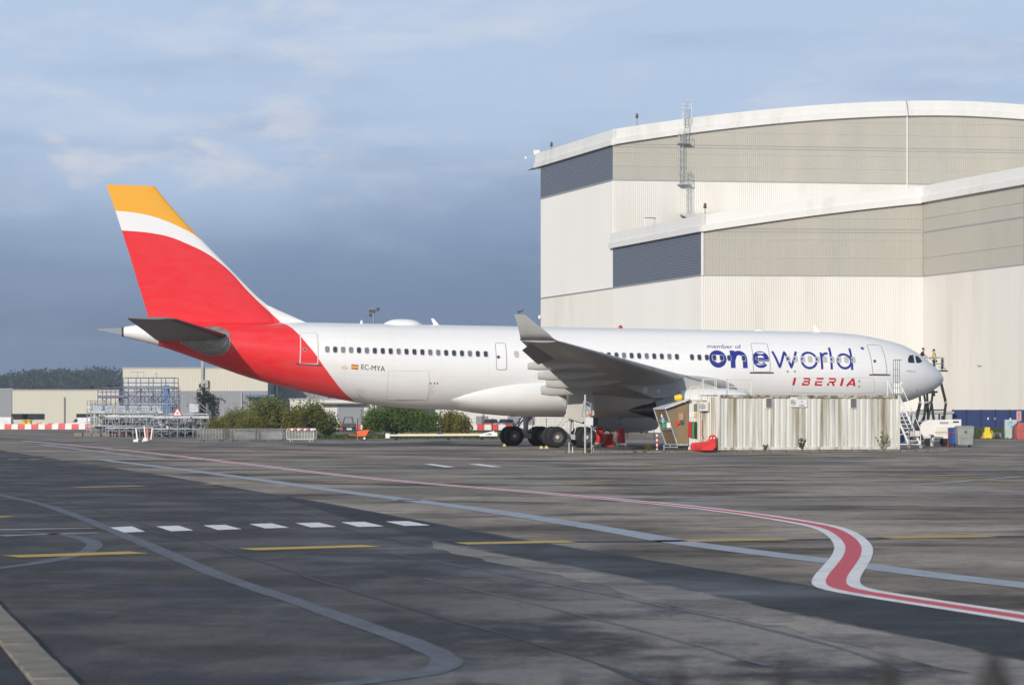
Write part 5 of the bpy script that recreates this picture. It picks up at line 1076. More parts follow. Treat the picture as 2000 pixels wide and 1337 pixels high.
MB().box((X(1151, c.y) - c.x, -.05, Zy(823, c.y) - c.z), (.40, .25, .42)).build('switch_box', M('pale_grey_box', (.58, .59, .60), .45), t, bevel=.02); MB().lathe([(.08, 0), (.09, .08), (.04, .15)], (X(1151, c.y) - c.x, -.05, Zy(813, c.y) - c.z), (0, 0, 1), 10).build('orange_cap', orange, t)
for a, b in ((1111.5, 863), (1118.5, 872)): MB().tube((X(a, c.y) - c.x, 0, 0), (X(a, c.y) - c.x, 0, Zy(b, c.y) - c.z), .02).build('rail_post', white, t)
q = MB(); q.path([at(1152, 884, c.y - .3) - c, at(1158, 868, c.y - .3) - c, at(1160, 884, c.y - .3) - c], .02); q.build('low_hoop', galv, t)
# ---------------------------------------------------------------- steps, ladder, bins, carts on the right
sd = 163.0; sx = X(1748, sd); stp = thing('mobile_steps', 'white rolling access steps at the right end of the container', 'steps', (sx, sd, 0)); zt = 3.35
q0, q1 = Vector((-.1, 0, zt)), Vector((1.0, -1.7, .25)); q = MB()
for s in (-.36, .36): q.bar(q0 + Vector((s, 0, 0)), q1 + Vector((s, 0, 0)), .07, .12)
q.build('stringer', white, stp)
for k in range(1, 12): u = k / 12; c = q0.lerp(q1, u); MB().box(c, (.68, .22, .035)).build('tread', white, stp)
q = MB()
for s in (-.38, .38): q.path([q0 + Vector((s - .6, .7, .95)), q0 + Vector((s, 0, .95)), q1 + Vector((s, 0, .95)), q1 + Vector((s, 0, .1))], .026); q.tube(q0 + Vector((s, 0, 0)), q0 + Vector((s, 0, .95)), .026); q.tube(q0.lerp(q1, .5) + Vector((s, 0, 0)), q0.lerp(q1, .5) + Vector((s, 0, .95)), .024)
q.build('handrail', white, stp); MB().box(q0 + Vector((-.25, .45, .0)), (1.2, 1.0, .07)).build('platform', white, stp)
q = MB()
for x, y in ((-.75, -.1), (.30, .9), (-.75, .9)): q.tube((x, y, .1), (x * .75, y * .9, zt), .035)
q.tube((-.75, -.1, .25), (1.4, -1.7, .25), .035); q.tube((-.75, -.1, 1.6), (.30, .9, 1.8), .025); q.tube((-.75, -.1, .3), (.7, -.9, 1.1), .025); q.tube((.3, .9, .25), (-.75, .9, 2.2), .025); q.build('support_leg', white, stp)
MB().box((1.0, -1.78, .95), (.62, .03, .34)).build('notice_board', M('pale_pink_notice', (.70, .62, .62), .5), stp); MB().box(q0 + Vector((.35, .4, .55)), (.6, .03, .75)).build('gate_panel', white, stp)
for x, y in ((.62, -1.72), (1.38, -1.72), (-.75, -.1)): MB().lathe([(.02, -.03), (.11, -.03), (.11, .03), (.02, .03)], (x, y, .11), (0, 1, 0), 12).build('caster', grey, stp)
ad = 158.0; t = thing('access_ladder', 'tall grey ladder frame of thin bars standing before the front door of the fuselage', 'ladder', (X(1751, ad), ad, 0))
for k in range(4): x = -.2 + k * .13; MB().path([(x, 0, 0), (x, 0, Zy(703, ad)), (x + .18, .3, Zy(702, ad))], .022).build('bar', steel, t)
q = MB(); z = .4
while z < 5.3: q.tube((-.2, 0, z), (.19, 0, z), .014, 5); z += .38
q.build('rungs', steel, t)
def wheelie(px, py, label, mat, w, h, dp, logo=False):
    t = thing('wheeled_bin', label, 'bin', G(px, py)); z0 = .16; q = MB()
    rings = [[Vector((sx * w * k / 2, sy * dp * k / 2, z)) for sx, sy in ((-1, -1), (1, -1), (1, 1), (-1, 1))] for k, z in ((.84, z0), (.86, z0 + .1), (1.0, h - .12), (1.03, h - .11), (1.03, h - .05))]
    q.loft(rings); q.build('body', mat, t, bevel=.02); MB().loft([[Vector((sx * w * k / 2, sy * dp * k / 2, z)) for sx, sy in ((-1, -1), (1, -1), (1, 1), (-1, 1))] for k, z in ((1.05, h - .05), (1.05, h - .02), (.8, h + .05))]).build('lid', mat, t, bevel=.02)
    for sx in (-1, 1):
        for sy in (-1, 1): MB().lathe([(.02, -.03), (.09, -.03), (.09, .03), (.02, .03)], (sx * w * .36, sy * dp * .36, .09), (0, 1, 0), 12).bar((sx * w * .36, sy * dp * .36, .1), (sx * w * .36, sy * dp * .36, z0 + .03), .07).build('caster', dark, t)
    if logo:
        q = MB()
        for k in range(3):
            a = R(90 + 120 * k); c = Vector((.10 * math.cos(a), -dp * .5 - .02, h * .74 + .10 * math.sin(a))); a2 = R(210 + 120 * k); e = Vector((.10 * math.cos(a2), -dp * .5 - .02, h * .74 + .10 * math.sin(a2))); q.bar(c.lerp(e, .1), c.lerp(e, .75), .05, .02, up=(0, 1, 0))
        q.build('recycling_mark', dark, t); MB().box((0, -dp * .47, h * .45), (w * .5, .06, .05)).build('moulding', mat, t)
        for s in (-.3, .3): MB().box((w * s, -dp * .46, h * .42), (.04, .06, h * .5)).build('moulding', mat, t)
    return t
wheelie(1883.5, 873, 'grey wheeled bin with a dark recycling mark', grey, 1.12, 1.38, .95, True); wheelie(1861, 872, 'blue wheeled bin tucked behind the grey one', bbin, .58, 1.25, .7); wheelie(1758, 868.5, 'blue wheeled bin behind the foot of the white steps', bbin, .62, 1.0, .7)
t = thing('ground_power_cart', 'boxy white ground power cart behind the bins', 'cart', (X(1838, 173), 173, 0)); w = X(1880, 173) - X(1800, 173)
rings = [[Vector((a, y, b)) for a, b in ((-w / 2 + .1, .52), (w / 2, .52), (w / 2, 1.85), (-w / 2 + .55, 1.80), (-w / 2, 1.5), (-w / 2, .9))] for y in (0, 1.6)]
MB().loft(rings).build('body', M('cart_white', (.76, .74, .71), .4, var=.04, dirt=(.5, .47, .42)), t, bevel=.05)
MB().box((w * .10, -.02, 1.1), (1.3, .05, .55)).build('panel', offwhite, t, bevel=.01); MB().box((w * .07, -.04, 1.62), (.6, .03, .12)).build('nameplate', seam, t); MB().box((w * .36, -.04, 1.68), (.4, .02, .1)).build('number_plate', dark, t)
for x in (-w * .3, w * .08, w * .36): MB().lathe([(.05, -.08), (.30, -.08), (.30, .08), (.05, .08)], (x, .1, .30), (0, 1, 0), 16).build('wheel', rubber, t)
MB().bar((-w / 2, .5, .4), (-w / 2 - 1.0, .3, .25), .12).build('drawbar', galv, t); q = MB()
for k in range(7): a = k * .9; q.lathe([(.10, 0), (.16, .04), (.16, .12), (.10, .16)], (-w / 2 - .1 + .12 * math.cos(a), -.1 + .05 * k, .55 + .16 * k), (0, 1, .2), 12)
q.build('cable_coils', black, t)
t = thing('extinguisher_stand', 'small white stand with a fire extinguisher and red rail left of the bins', 'stand', G(1820.5, 872)); MB().box((0, 0, .42), (.24, .12, .84)).build('stand', offwhite, t, bevel=.02); MB().lathe([(.01, 0), (.07, .02), (.07, .38), (.03, .45), (.03, .52)], (0, -.10, .12), (0, 0, 1), 12).build('extinguisher', white, t); MB().box((0, -.07, .70), (.18, .04, .22)).build('label_plate', dark, t)
t = thing('signal_cabinet', 'short pale cabinet on a post just left of the extinguisher stand', 'cabinet', G(1816, 866)); MB().box((0, 0, 1.05), (.34, .3, .62)).box((0, 0, .4), (.14, .14, .8)).build('cabinet', M('pale_tan_cabinet', (.50, .46, .40), .5), t, bevel=.02)
q = MB(); d = 168; q.path([at(1826, 844, d), at(1868, 844, d)], .025); q.tube(at(1852, 844, d), (X(1852, d), d, 0), .025); q.solo('red_rail', redm, 'thin red rail running behind the blue bin', 'rail')
# blue fence, odds and ends on the bank
fr = thing('blue_fence', 'dark blue sheet fence on the grass bank at the right', 'fence', (X(1860, 263), 263, .9)); navyf = M('navy_fence_sheet', (.022, .04, .14), .45, var=.12, scale=.6)
for k in range(12):
    x = k * 1.5; corr(1.46, lambda x: 0.03, lambda x: 1.92, .2, .02).build('panel', navyf, fr).location = (x, 0, 0); MB().box((x - .02, -.02, .95), (.07, .08, 2.0)).build('post', black, fr)
for k in (3.72, 4.46): MB().box((k, -.05, 1.0), (.14, .02, .2)).build('notice', white, fr)
t = thing('yellow_pump', 'squat yellow pump unit on the grass near the right edge', 'pump', G(1928, 857)); MB().loft([[Vector((sx * w_ / 2, sy * .35, z)) for sx, sy in ((-1, -1), (1, -1), (1, 1), (-1, 1))] for w_, z in ((.75, .0), (.8, .1), (.72, .55), (.5, .62), (.42, 1.0), (.4, 1.1))]).build('body', M('bright_yellow_plastic', (.75, .58, .04), .5), t, bevel=.04); MB().path([(.2, 0, .7), (.45, -.1, .75), (.48, -.1, .2)], .04).build('handle', yellow, t); MB().lathe([(.03, 0), (.12, .02), (.12, .25), (.03, .3)], (-.45, 0, 0), (0, 0, 1), 12).build('float', orange, t)
t = thing('cable_reel', 'small grey cable reel beside the yellow pump', 'reel', G(1946.5, 857))
for s in (-.28, .28): MB().lathe([(.05, -.02), (.30, -.02), (.30, .02), (.05, .02)], (s, 0, .30), (1, 0, 0), 18).build('flange', galv, t)
MB().lathe([(.16, -.26), (.16, .26)], (0, 0, .30), (1, 0, 0), 16).build('drum', dark, t); MB().path([(-.4, -.2, 0), (-.4, 0, .55), (.4, 0, .55), (.4, -.2, 0)], .025).build('stand', galv, t)
t = thing('fuel_dispenser', 'pale grey cabinet with blue stickers near the right edge', 'cabinet', G(1974, 857)); MB().box((0, 0, .9), (1.1, .7, 1.8)).build('cabinet', M('pale_cabinet', (.46, .50, .50), .45), t, bevel=.05); MB().box((.78, .1, .65), (.42, .6, 1.3)).build('side_unit', grey, t, bevel=.03)
for x, z, w_, h_ in ((-.05, 1.55, .35, .12), (.1, 1.2, .4, .2), (.18, .75, .28, .45), (-.3, 1.4, .2, .15)): MB().box((x, -.36, z), (w_, .02, h_)).build('sticker', M('sky_blue_sticker', (.10, .38, .58), .4), t)
MB().lathe([(.02, 0), (.12, .03), (.12, .12), (.02, .16)], (-.1, 0, 1.85), (1, -.3, 0), 12).build('lamp', white, t)
t = thing('red_skip', 'dull red tilting skip cut by the right edge', 'skip', G(1996, 858)); MB().prism([(-.55, -.6, .0), (1.2, -.6, 0), (1.4, -.6, 1.45), (-.35, -.6, 1.55), (-.62, -.6, 1.0)], (0, 1.4, 0)).build('body', M('dull_red_steel', (.42, .09, .085), .55, var=.2, dirt=(.25, .1, .06)), t, bevel=.04); MB().prism([(-.75, -.2, 0), (-.5, -.2, 0), (-.6, -.2, 1.0), (-.42, -.2, 1.45), (-.7, -.2, 1.1)], (0, 1.0, 0)).build('side_frame', M('rusty_frame', (.22, .07, .05), .7, var=.3), t)
q = MB(); c = at(1990, 812, 250); q.box((c.x, 250, c.z), (.45, .03, .95)); o = q.solo('red_lettered_board', M('notice_pink', (.62, .45, .45), .5), 'pale board with red marks above the cabinet at the right edge', 'sign')
q = MB(); q.box((0, .02, -.6), (.06, .04, 2.6)); q.build('post', galv, o)
for k in range(4): q = MB(); q.box((0, -.03, .16 + k * .2), (.30, .015, .09)); q.build('red_mark', redm, o)
# ---------------------------------------------------------------- left: docking platforms and scaffold
def deckrail(q, a, b, c, d, z, h=1.05, r=.03, mid=2, m=0):
    """guard rail round a rectangle a..b (x) c..d (y)"""
    for i in range(1, mid + 1): zz = z + h * i / mid; q.path([(a, c, zz), (b, c, zz), (b, d, zz), (a, d, zz), (a, c, zz)], r, 6, m)
    n = max(2, int((b - a) / 1.2))
    for i in range(n + 1):
        for y in (c, d): q.tube((a + (b - a) * i / n, y, z), (a + (b - a) * i / n, y, z + h), r, 6, m)
def tower(name, label, px0, px1, d, levels, rail, mat, dep=3.0, bays=3, br=True, extra=None):
    x0, x1 = X(px0, d), X(px1, d); t = thing(name, label, 'scaffold', (x0, d, 0)); L = x1 - x0; top_ = levels[-1]
    for i in range(bays + 1):
        for y in (0, dep): MB().tube((L * i / bays, y, 0), (L * i / bays, y, top_ + (rail if rail else 0)), .045, 8).build('upright', mat, t)
    zl = .35
    for z in levels:
        q = MB()
        for y in (0, dep): q.tube((0, y, z), (L, y, z), .04, 8); q.tube((0, y, (z + zl) / 2), (L, y, (z + zl) / 2), .03, 6)
        for i in range(bays + 1): q.tube((L * i / bays, 0, z), (L * i / bays, dep, z), .035, 6)
        q.build('ledger', mat, t); MB().box((L / 2, dep / 2, z + .06), (L, dep, .07)).build('deck', galv if mat is not purple else purple, t)
        if br:
            for i in range(bays):
                q = MB(); a, b = L * i / bays, L * (i + 1) / bays
                if (i + int(z)) % 2: a, b = b, a
                q.tube((a, 0, zl), (b, 0, z), .028, 6); q.build('brace', mat, t); MB().tube((b, dep, zl), (a, dep, z), .028, 6).build('brace', mat, t)
        zl = z + .1
    if rail: q = MB(); deckrail(q, 0, L, 0, dep, top_ + .1, rail); q.build('guard_rail', mat, t); MB().box((L / 2, -.03, top_ + .17), (L, .03, .16)).build('toe_board', mat, t)
    return t, L
T1, L1 = tower('scaffold_tower', 'tall blue scaffold tower with guard rails, highest of the docking platforms', 241, 340, 272, [1.7, 3.4, 5.15], 1.05, bluep, 3.4, 4)
MB().box((L1 * .84, .3, 4.3), (L1 * .10, .5, 2.4)).build('ladder_shaft', bluep, T1, bevel=.03); MB().box((L1 * .84, 0, 2.5), (L1 * .16, .06, 1.6)).build('panel', bluep, T1); q = MB(); q.bar((L1 * .86, -.1, 5.1), (L1 * .98, -.1, 2.0), .12); q.build('stair_stringer', bluep, T1)
for k, (a, b) in enumerate(((.22, 726), (.60, 725.5))): q = MB(); x = L1 * (a + .03); zt_ = Zy(b, 272); q.tube((x, 1.0, 6.2), (x, 1.0, zt_), .035); q.box((x, 1.0, zt_), (1.5, .16, .08)); q.tube((x + .7, 1.0, 6.2), (x + .7, 1.0, zt_), .02) if k == 0 else q.tube((x - .5, 1, 6.3), (x, 1, zt_), .02); q.build('work_lamp', [seam, galv][k], T1)
T2, L2 = tower('scaffold_platform', 'violet-grey scaffold platform left of the tall blue tower', 191, 242, 271, [2.4, 4.15], 1.0, purple, 3.0, 3); MB().box((L2 * .15, -.05, 3.0), (.9, .05, .7)).build('panel', purple, T2)
T3, L3 = tower('docking_platform', 'low galvanised docking platform with pale side panels at the left', 178, 318, 266, [1.1, 2.45], .95, galv, 3.0, 6)
for k in range(6): MB().box((L3 * (k + .5) / 6, -.04, 2.95), (L3 / 6 * .72, .03, .62)).build('side_panel', M('pale_blue_panel', (.36, .42, .50), .5, var=.15, scale=.5), T3)
T4, L4 = tower('stair_platform', 'grey stair platform with sloping handrails at the right end of the docks', 322, 405, 264, [2.35], 0, galv, 2.6, 3)
q = MB(); a0, a1 = L4 * .30, L4 * .55; zz = Zy(768, 264)
for y in (0, 1.2): q.path([(a0, y, 2.4), (a0, y, zz), (a1, y, zz), (L4 * 1.05, y, 2.6), (L4 * 1.05, y, 2.3)], .035); q.path([(a0, y, zz - .6), (a1, y, zz - .6), (L4 * .95, y, 2.6)], .03); q.tube((a1, y, 2.4), (a1, y, zz), .035); q.path([(a0, y, zz - 1.2), (a1, y, zz - 1.2)], .03); q.tube((L4 * .98, y, 2.4), (L4 * .98, y, 3.5), .03)
q.build('handrail', galv, T4); MB().box((L4 * .68, .6, 3.0), (L4 * .22, 1.1, .9)).build('hopper', M('pale_steel', (.50, .52, .54), .45), T4, bevel=.03)
st_ = thing('folding_stair', 'grey diagonal stair flight leading down between the two platforms', 'stairs', (X(303, 262.5), 262.5, 0)); e0, e1 = Vector((0, 0, 2.5)), Vector((X(342, 262.5) - X(303, 262.5), 0, .1))
for y in (0, .8): MB().bar(e0 + Vector((0, y, 0)), e1 + Vector((0, y, 0)), .08, .2).build('stringer', galv, st_); MB().path([e0 + Vector((0, y, .1)), e0 + Vector((0, y, 1.0)), e1 + Vector((0, y, 1.0)), e1 + Vector((0, y, .1))], .028).build('handrail', galv, st_)
for k in range(1, 10): MB().box(e0.lerp(e1, k / 10) + Vector((0, .4, 0)), (.24, .76, .04)).build('tread', galv, st_)
cr = random.Random(3)
T5, L5 = tower('scaffold_platform', 'grey steel scaffold bay behind the blue tower, filled with cross braces', 262, 345, 280, [1.6, 3.1, 4.4], .9, steel, 2.6, 6)
T6, L6 = tower('docking_platform', 'narrow galvanised dock frame at the extreme left of the staging', 170, 200, 268, [1.0, 2.0, 2.9], .8, galv, 2.2, 3)
T7, L7 = tower('docking_platform', 'low galvanised work deck in front of the blue tower', 206, 300, 261, [.9, 2.0], .9, galv, 2.0, 7)
T8, L8 = tower('docking_platform', 'low galvanised frame under the right stair platform', 300, 408, 260.5, [.8, 1.9], .3, galv, 1.8, 7)
for i, (px, d, w_, h_, m_, lb) in enumerate(((215, 270, 1.5, 1.6, M('slate_cabinet', (.10, .12, .16), .5), 'slate cabinet under the left dock'), (268, 268.6, 1.4, 1.0, M('grey_toolbox', (.24, .26, .29), .5), 'grey tool box beside the dark crate'), (350, 267, 1.6, 1.3, M('dark_blue_locker', (.03, .06, .14), .5), 'dark blue locker under the stairs, left of the long dark crate'), (255, 276, 2.6, 1.3, dark, 'dark crate under the middle of the blue tower'), (285, 270, 2.2, 1.1, M('navy_crate', (.04, .06, .12), .5), 'navy crate on the ground under the docking platform'), (375, 268, 2.6, 1.0, dark, 'long dark crate under the stair platform'), (393, 267.4, 1.3, .8, M('tan_crate', (.46, .42, .33), .6), 'tan crate at the right end under the stair platform'), (232, 268, 1.8, .9, M('maroon_crate', (.22, .05, .06), .5), 'maroon crate low under the left dock'), (318, 268, 1.0, 1.5, M('pale_grey_locker', (.5, .52, .54), .5), 'pale locker beside the stair flight'))):
    q = thing('equipment_crate', lb, 'crate', (X(px, d), d, 0), 'crates under the docks'); MB().box((0, .6, .12 + h_ / 2), (w_, 1.1, h_)).build('body', m_, q, bevel=.04); MB().box((0, .6, .15 + h_), (w_ + .06, 1.16, .07)).build('lid', m_, q)
    for s in (-.4, .4): MB().box((w_ * s, .6, .06), (.14, 1.0, .12)).build('skid', dark, q)
t = thing('concrete_ballast', 'pale weathered concrete ballast blocks at the foot of the left dock', 'ballast', (X(178, 264), 264, 0))
for k in range(4): MB().box((-1.2 + k * .95, -.6 + .2 * (k % 2), .22), (.85, .6, .42)).build('block', concrete, t, bevel=.04)
t = thing('warning_sign', 'red-bordered triangular sign with an aircraft symbol on a post', 'sign', (X(346.5, 258), 258, 0)); c = at(346.5, 804, 258); zz = c.z
MB().prism([(-.55, 0, zz - .42), (.55, 0, zz - .42), (0, 0, zz + .52)], (0, .03, 0)).build('border', redm, t, bevel=.01); MB().prism([(-.39, -.012, zz - .33), (.39, -.012, zz - .33), (0, -.012, zz + .33)], (0, .01, 0)).build('face', white, t); q = MB(); q.bar((-.13, -.02, zz - .05), (.13, -.02, zz - .2), .05, .008, up=(0, 1, 0)); q.bar((-.12, -.02, zz - .22), (.12, -.02, zz - .02), .04, .008, up=(0, 1, 0)); q.build('aircraft_symbol', blkp, t); MB().tube((0, .06, 0), (0, .06, zz), .05).build('post', galv, t)
t = thing('tripod_jack', 'white tripod aircraft jack with orange strut lying before the docks', 'jack', G(281, 863)); s_ = gd(863) / F
for (a, b, m_) in (((-15, 0), (12, 3), white), ((-12, 2), (-16, 26), white), ((4, 2), (0, 31), white), ((8, 2), (7, 30), orange), ((14, 2), (16, 28), white), ((-2, 4), (16, 4), white)): MB().tube((a[0] * s_, -.1, a[1] * s_), (b[0] * s_, .2, b[1] * s_), .06, 10).build('leg', m_, t)
MB().lathe([(.2, 0), (.26, .05), (.2, .28), (.12, .32)], (4 * s_, 0, .05), (0, 0, 1), 14).build('cylinder', white, t); MB().box((-14 * s_, 0, .12), (.5, .4, .22)).build('foot', white, t, bevel=.03)
for k in (-8, 14): MB().lathe([(.02, -.05), (.11, -.05), (.11, .05), (.02, .05)], (k * s_, -.15, .11), (0, 1, 0), 12).build('wheel', dark, t)
# crowd barriers stacked in rows
def barrier(mat, striped=False):
    t = thing('crowd_barrier', 'x', 'barrier', (0, 0, 0)); L = 2.2; q = MB(); q.path([(.05, 0, .2), (0, 0, .3), (0, 0, 1.0), (.08, 0, 1.08), (L - .08, 0, 1.08), (L, 0, 1.0), (L, 0, .3), (L - .05, 0, .2), (.05, 0, .2)], .022); q.build('frame', mat, t)
    q = MB()
    for k in range(1, 18): q.tube((L * k / 18, 0, .2), (L * k / 18, 0, 1.08), .012, 5)
    q.build('bars', mat, t)
    for x in (.3, L - .3): MB().path([(x, -.28, 0), (x, -.05, .2), (x, .05, .2), (x, .28, 0)], .02).build('foot', mat, t)
    if striped:
        for k in range(8): MB().prism([(k * .27 + .03, -.03, .92), (k * .27 + .20, -.03, .92), (k * .27 + .27, -.03, 1.08), (k * .27 + .10, -.03, 1.08)], (0, .02, 0)).build('stripe', redm if k % 2 == 0 else white, t)
    return t
b0 = barrier(steel); b1 = barrier(white, True); first = [True, True]
for gi, (px, n_, kind, lb) in enumerate(((383, 4, 0, 'grey steel crowd barrier in the leftmost stack by the shrubs'), (446, 5, 0, 'grey steel crowd barrier in the second stack from the left'), (499, 5, 0, 'grey steel crowd barrier in the third stack, left of the striped ones'), (560, 4, 1, 'white crowd barrier with red striped top board, right end of the row'))):
    src = b1 if kind else b0
    for k in range(n_):
        if first[kind]: o = src; first[kind] = False
        else: o = copy_tree(src)
        d = 207 + k * .16; o.location = (X(px, 207) + .05 * k * (-1) ** k + (.12 * k if gi == 0 else .04 * k), d, 0); o.rotation_euler = (R(-3 - 1.5 * k), 0, R(cr.uniform(-1.5, 1.5))); o['label'] = ['frontmost ', 'second ', 'third ', 'fourth ', 'rearmost '][k if k < n_ - 1 else 4] + lb; o['group'] = ['leftmost stacked barriers', 'second stacked barriers', 'third stacked barriers', 'striped stacked barriers'][gi]
# orange tipping cart, tow bar, wire fence
t = thing('tipping_cart', 'small orange tipping cart in front of the bushes', 'cart', G(706, 859.5)); MB().loft([[Vector((x, y, z)) for x, z in ((-.30, .35), (.42, .35), (.72, .95), (-.42, .80))] for y in (-.35, .35)]).build('tub', orange, t, bevel=.03)
for y in (-.36, .36): MB().lathe([(.10, -.05), (.18, -.05), (.18, .05), (.10, .05)], (.28, y, .18), (0, 1, 0), 18).build('tyre', rubber, t); MB().lathe([(.02, -.06), (.10, -.055), (.10, .055), (.02, .06)], (.28, y, .18), (0, 1, 0), 14).build('rim', white, t)
MB().bar((-.3, 0, .42), (-1.1, 0, .50), .06).bar((-.3, -.2, .4), (-.36, -.2, 0), .05).build('drawbar', orange, t)
t = thing('tow_bar', 'long white aircraft tow bar on small wheels with a yellow stripe', 'tow bar', (X(754, 222), 222, 0)); Lb = X(972, 222) - X(754, 222); MB().tube((.3, 0, .42), (Lb * .86, 0, .46), .085, 12).build('tube', white, t); MB().box((Lb * .28, 0, .56), (Lb * .36, .05, .05)).box((Lb * .68, 0, .58), (Lb * .34, .05, .05)).build('stripe', yellow, t)
MB().box((.15, 0, .38), (.4, .35, .42)).build('tow_eye', white, t, bevel=.03); q = MB(); q.bar((Lb * .84, 0, .46), (Lb * .97, 0, .75), .14); q.bar((Lb * .84, -.2, .4), (Lb, -.3, .45), .12); q.bar((Lb * .84, .2, .4), (Lb, .3, .45), .12); q.box((Lb * .97, 0, .52), (.5, .6, .35)); q.build('tow_head', white, t)
for x in (.09, .56, .86):
    for y in (-.25, .25): MB().lathe([(.04, -.05), (.17, -.05), (.17, .05), (.04, .05)], (Lb * x, y, .17), (0, 1, 0), 14).build('wheel', rubber, t)
    MB().tube((Lb * x, -.25, .17), (Lb * x, .25, .17), .03).bar((Lb * x, 0, .17), (Lb * x, 0, .42), .08).build('axle', dark, t)
wf = thing('wire_fence', 'thin dark wire mesh fence running in front of the shrubs and bushes', 'fence', (X(330, 236), 236, 0)); nf = 19
for k in range(nf): x = k * 2.52; MB().tube((x, 0, 0), (x, 0, 1.95), .035, 6).build('post', black, wf)
q = MB()
for z in (.1, .4, .7, 1.0, 1.3, 1.6, 1.88): q.tube((0, 0, z), (2.52 * (nf - 1), 0, z), .006, 4)
for k in range(int(2.52 * (nf - 1) / .24)): q.tube((k * .24, 0, .05), (k * .24, 0, 1.9), .0035, 4)
q.build('wire_mesh', black, wf)
# weeds round the container
def weed(name, label, px, py, n, h, mat, seed, z=.11):
    rd = random.Random(seed); p = G(px, py, z); q = MB(); lf = MB()
    for k in range(n):
        a = rd.uniform(0, 6.28); tip = Vector((math.cos(a) * h * rd.uniform(.1, .45), math.sin(a) * h * .2, h * rd.uniform(.5, 1))); q.tube((0, 0, 0), tip, .008, 4)
        for j in range(7):
            c = tip * rd.uniform(.25, 1) + Vector((rd.gauss(0, .03), rd.gauss(0, .03), 0)); s = rd.uniform(.05, .10); b = Vector((rd.gauss(0, 1), rd.gauss(0, 1), rd.gauss(0, 1))).normalized(); e = b.orthogonal().normalized(); lf.add([c - b * s, c - e * s * .4, c + b * s, c + e * s * .4], [(0, 1, 2, 3)])
    t = thing(name, label, 'weed', p); q.build('stem', bark, t, fix=False); lf.build('leaves', mat, t, smooth=False, fix=False)
weed('weed', 'bushy dark weed against the middle of the container', 1567, 880, 14, .75, leaf_d, 1); weed('weed', 'small yellow-green weed on the kerb left of the porch', 1266, 881, 16, .42, leaf_y, 2); weed('weed', 'straggly tall weeds at the right end of the container', 1722, 878, 9, 1.2, leaf_o, 3); weed('weed', 'low green weeds at the foot of the white steps', 1737, 876, 30, .6, leaf_g, 4); weed('weed', 'tiny weed at the container foot left of the bushy dark one', 1495, 880, 10, .4, leaf_o, 5); weed('weed', 'flat mossy weeds round the service post', 1150, 884, 24, .25, leaf_o, 6)
# far red and white barriers, cars, van
blockm = {}
def plastic_block(m_):
    if m_ not in blockm: q = MB(); q.loft([[Vector((x, s * y, z)) for s, y, z in ((-1, .28, 0), (1, .28, 0), (1, .26, .25), (1, .12, .5), (1, .10, .95), (-1, .10, .95), (-1, .12, .5), (-1, .26, .25))] for x in (0, 1.15)]); blockm[m_] = q.mesh('road_barrier', red if m_ == 'red' else M('white_barrier_plastic', (.70, .69, .67), .5))
    return blockm[m_]
def barrier_row(px0, px1, d, grp, where):
    x = X(px0, d); k = 0; od = ['first', 'second', 'third', 'fourth', 'fifth', 'sixth', 'seventh', 'eighth', 'ninth', 'tenth']
    while x < X(px1, d):
        c = 'red' if k % 2 else 'white'; o = link('road_barrier', plastic_block(c), None, (x, d + .05 * (k % 3), 0)); tag(o, f'{od[k // 2]} {c} plastic barrier block from the left {where}', 'barrier', grp); x += 1.19; k += 1
barrier_row(-30, 172, 447, 'front barrier row at far left', 'in the front row at far left'); barrier_row(60, 178, 520, 'rear barrier row at far left', 'in the rear row'); barrier_row(650, 722, 430, 'barriers between the shrubs', 'between the shrubs'); barrier_row(918, 995, 420, 'barriers below the parked cars', 'below the parked cars')
carglass = M('car_glass', (.03, .035, .04), .1); lampm = M('headlight_glass', (.6, .6, .58), .2); taill = M('tail_lamp', (.4, .02, .02), .3)
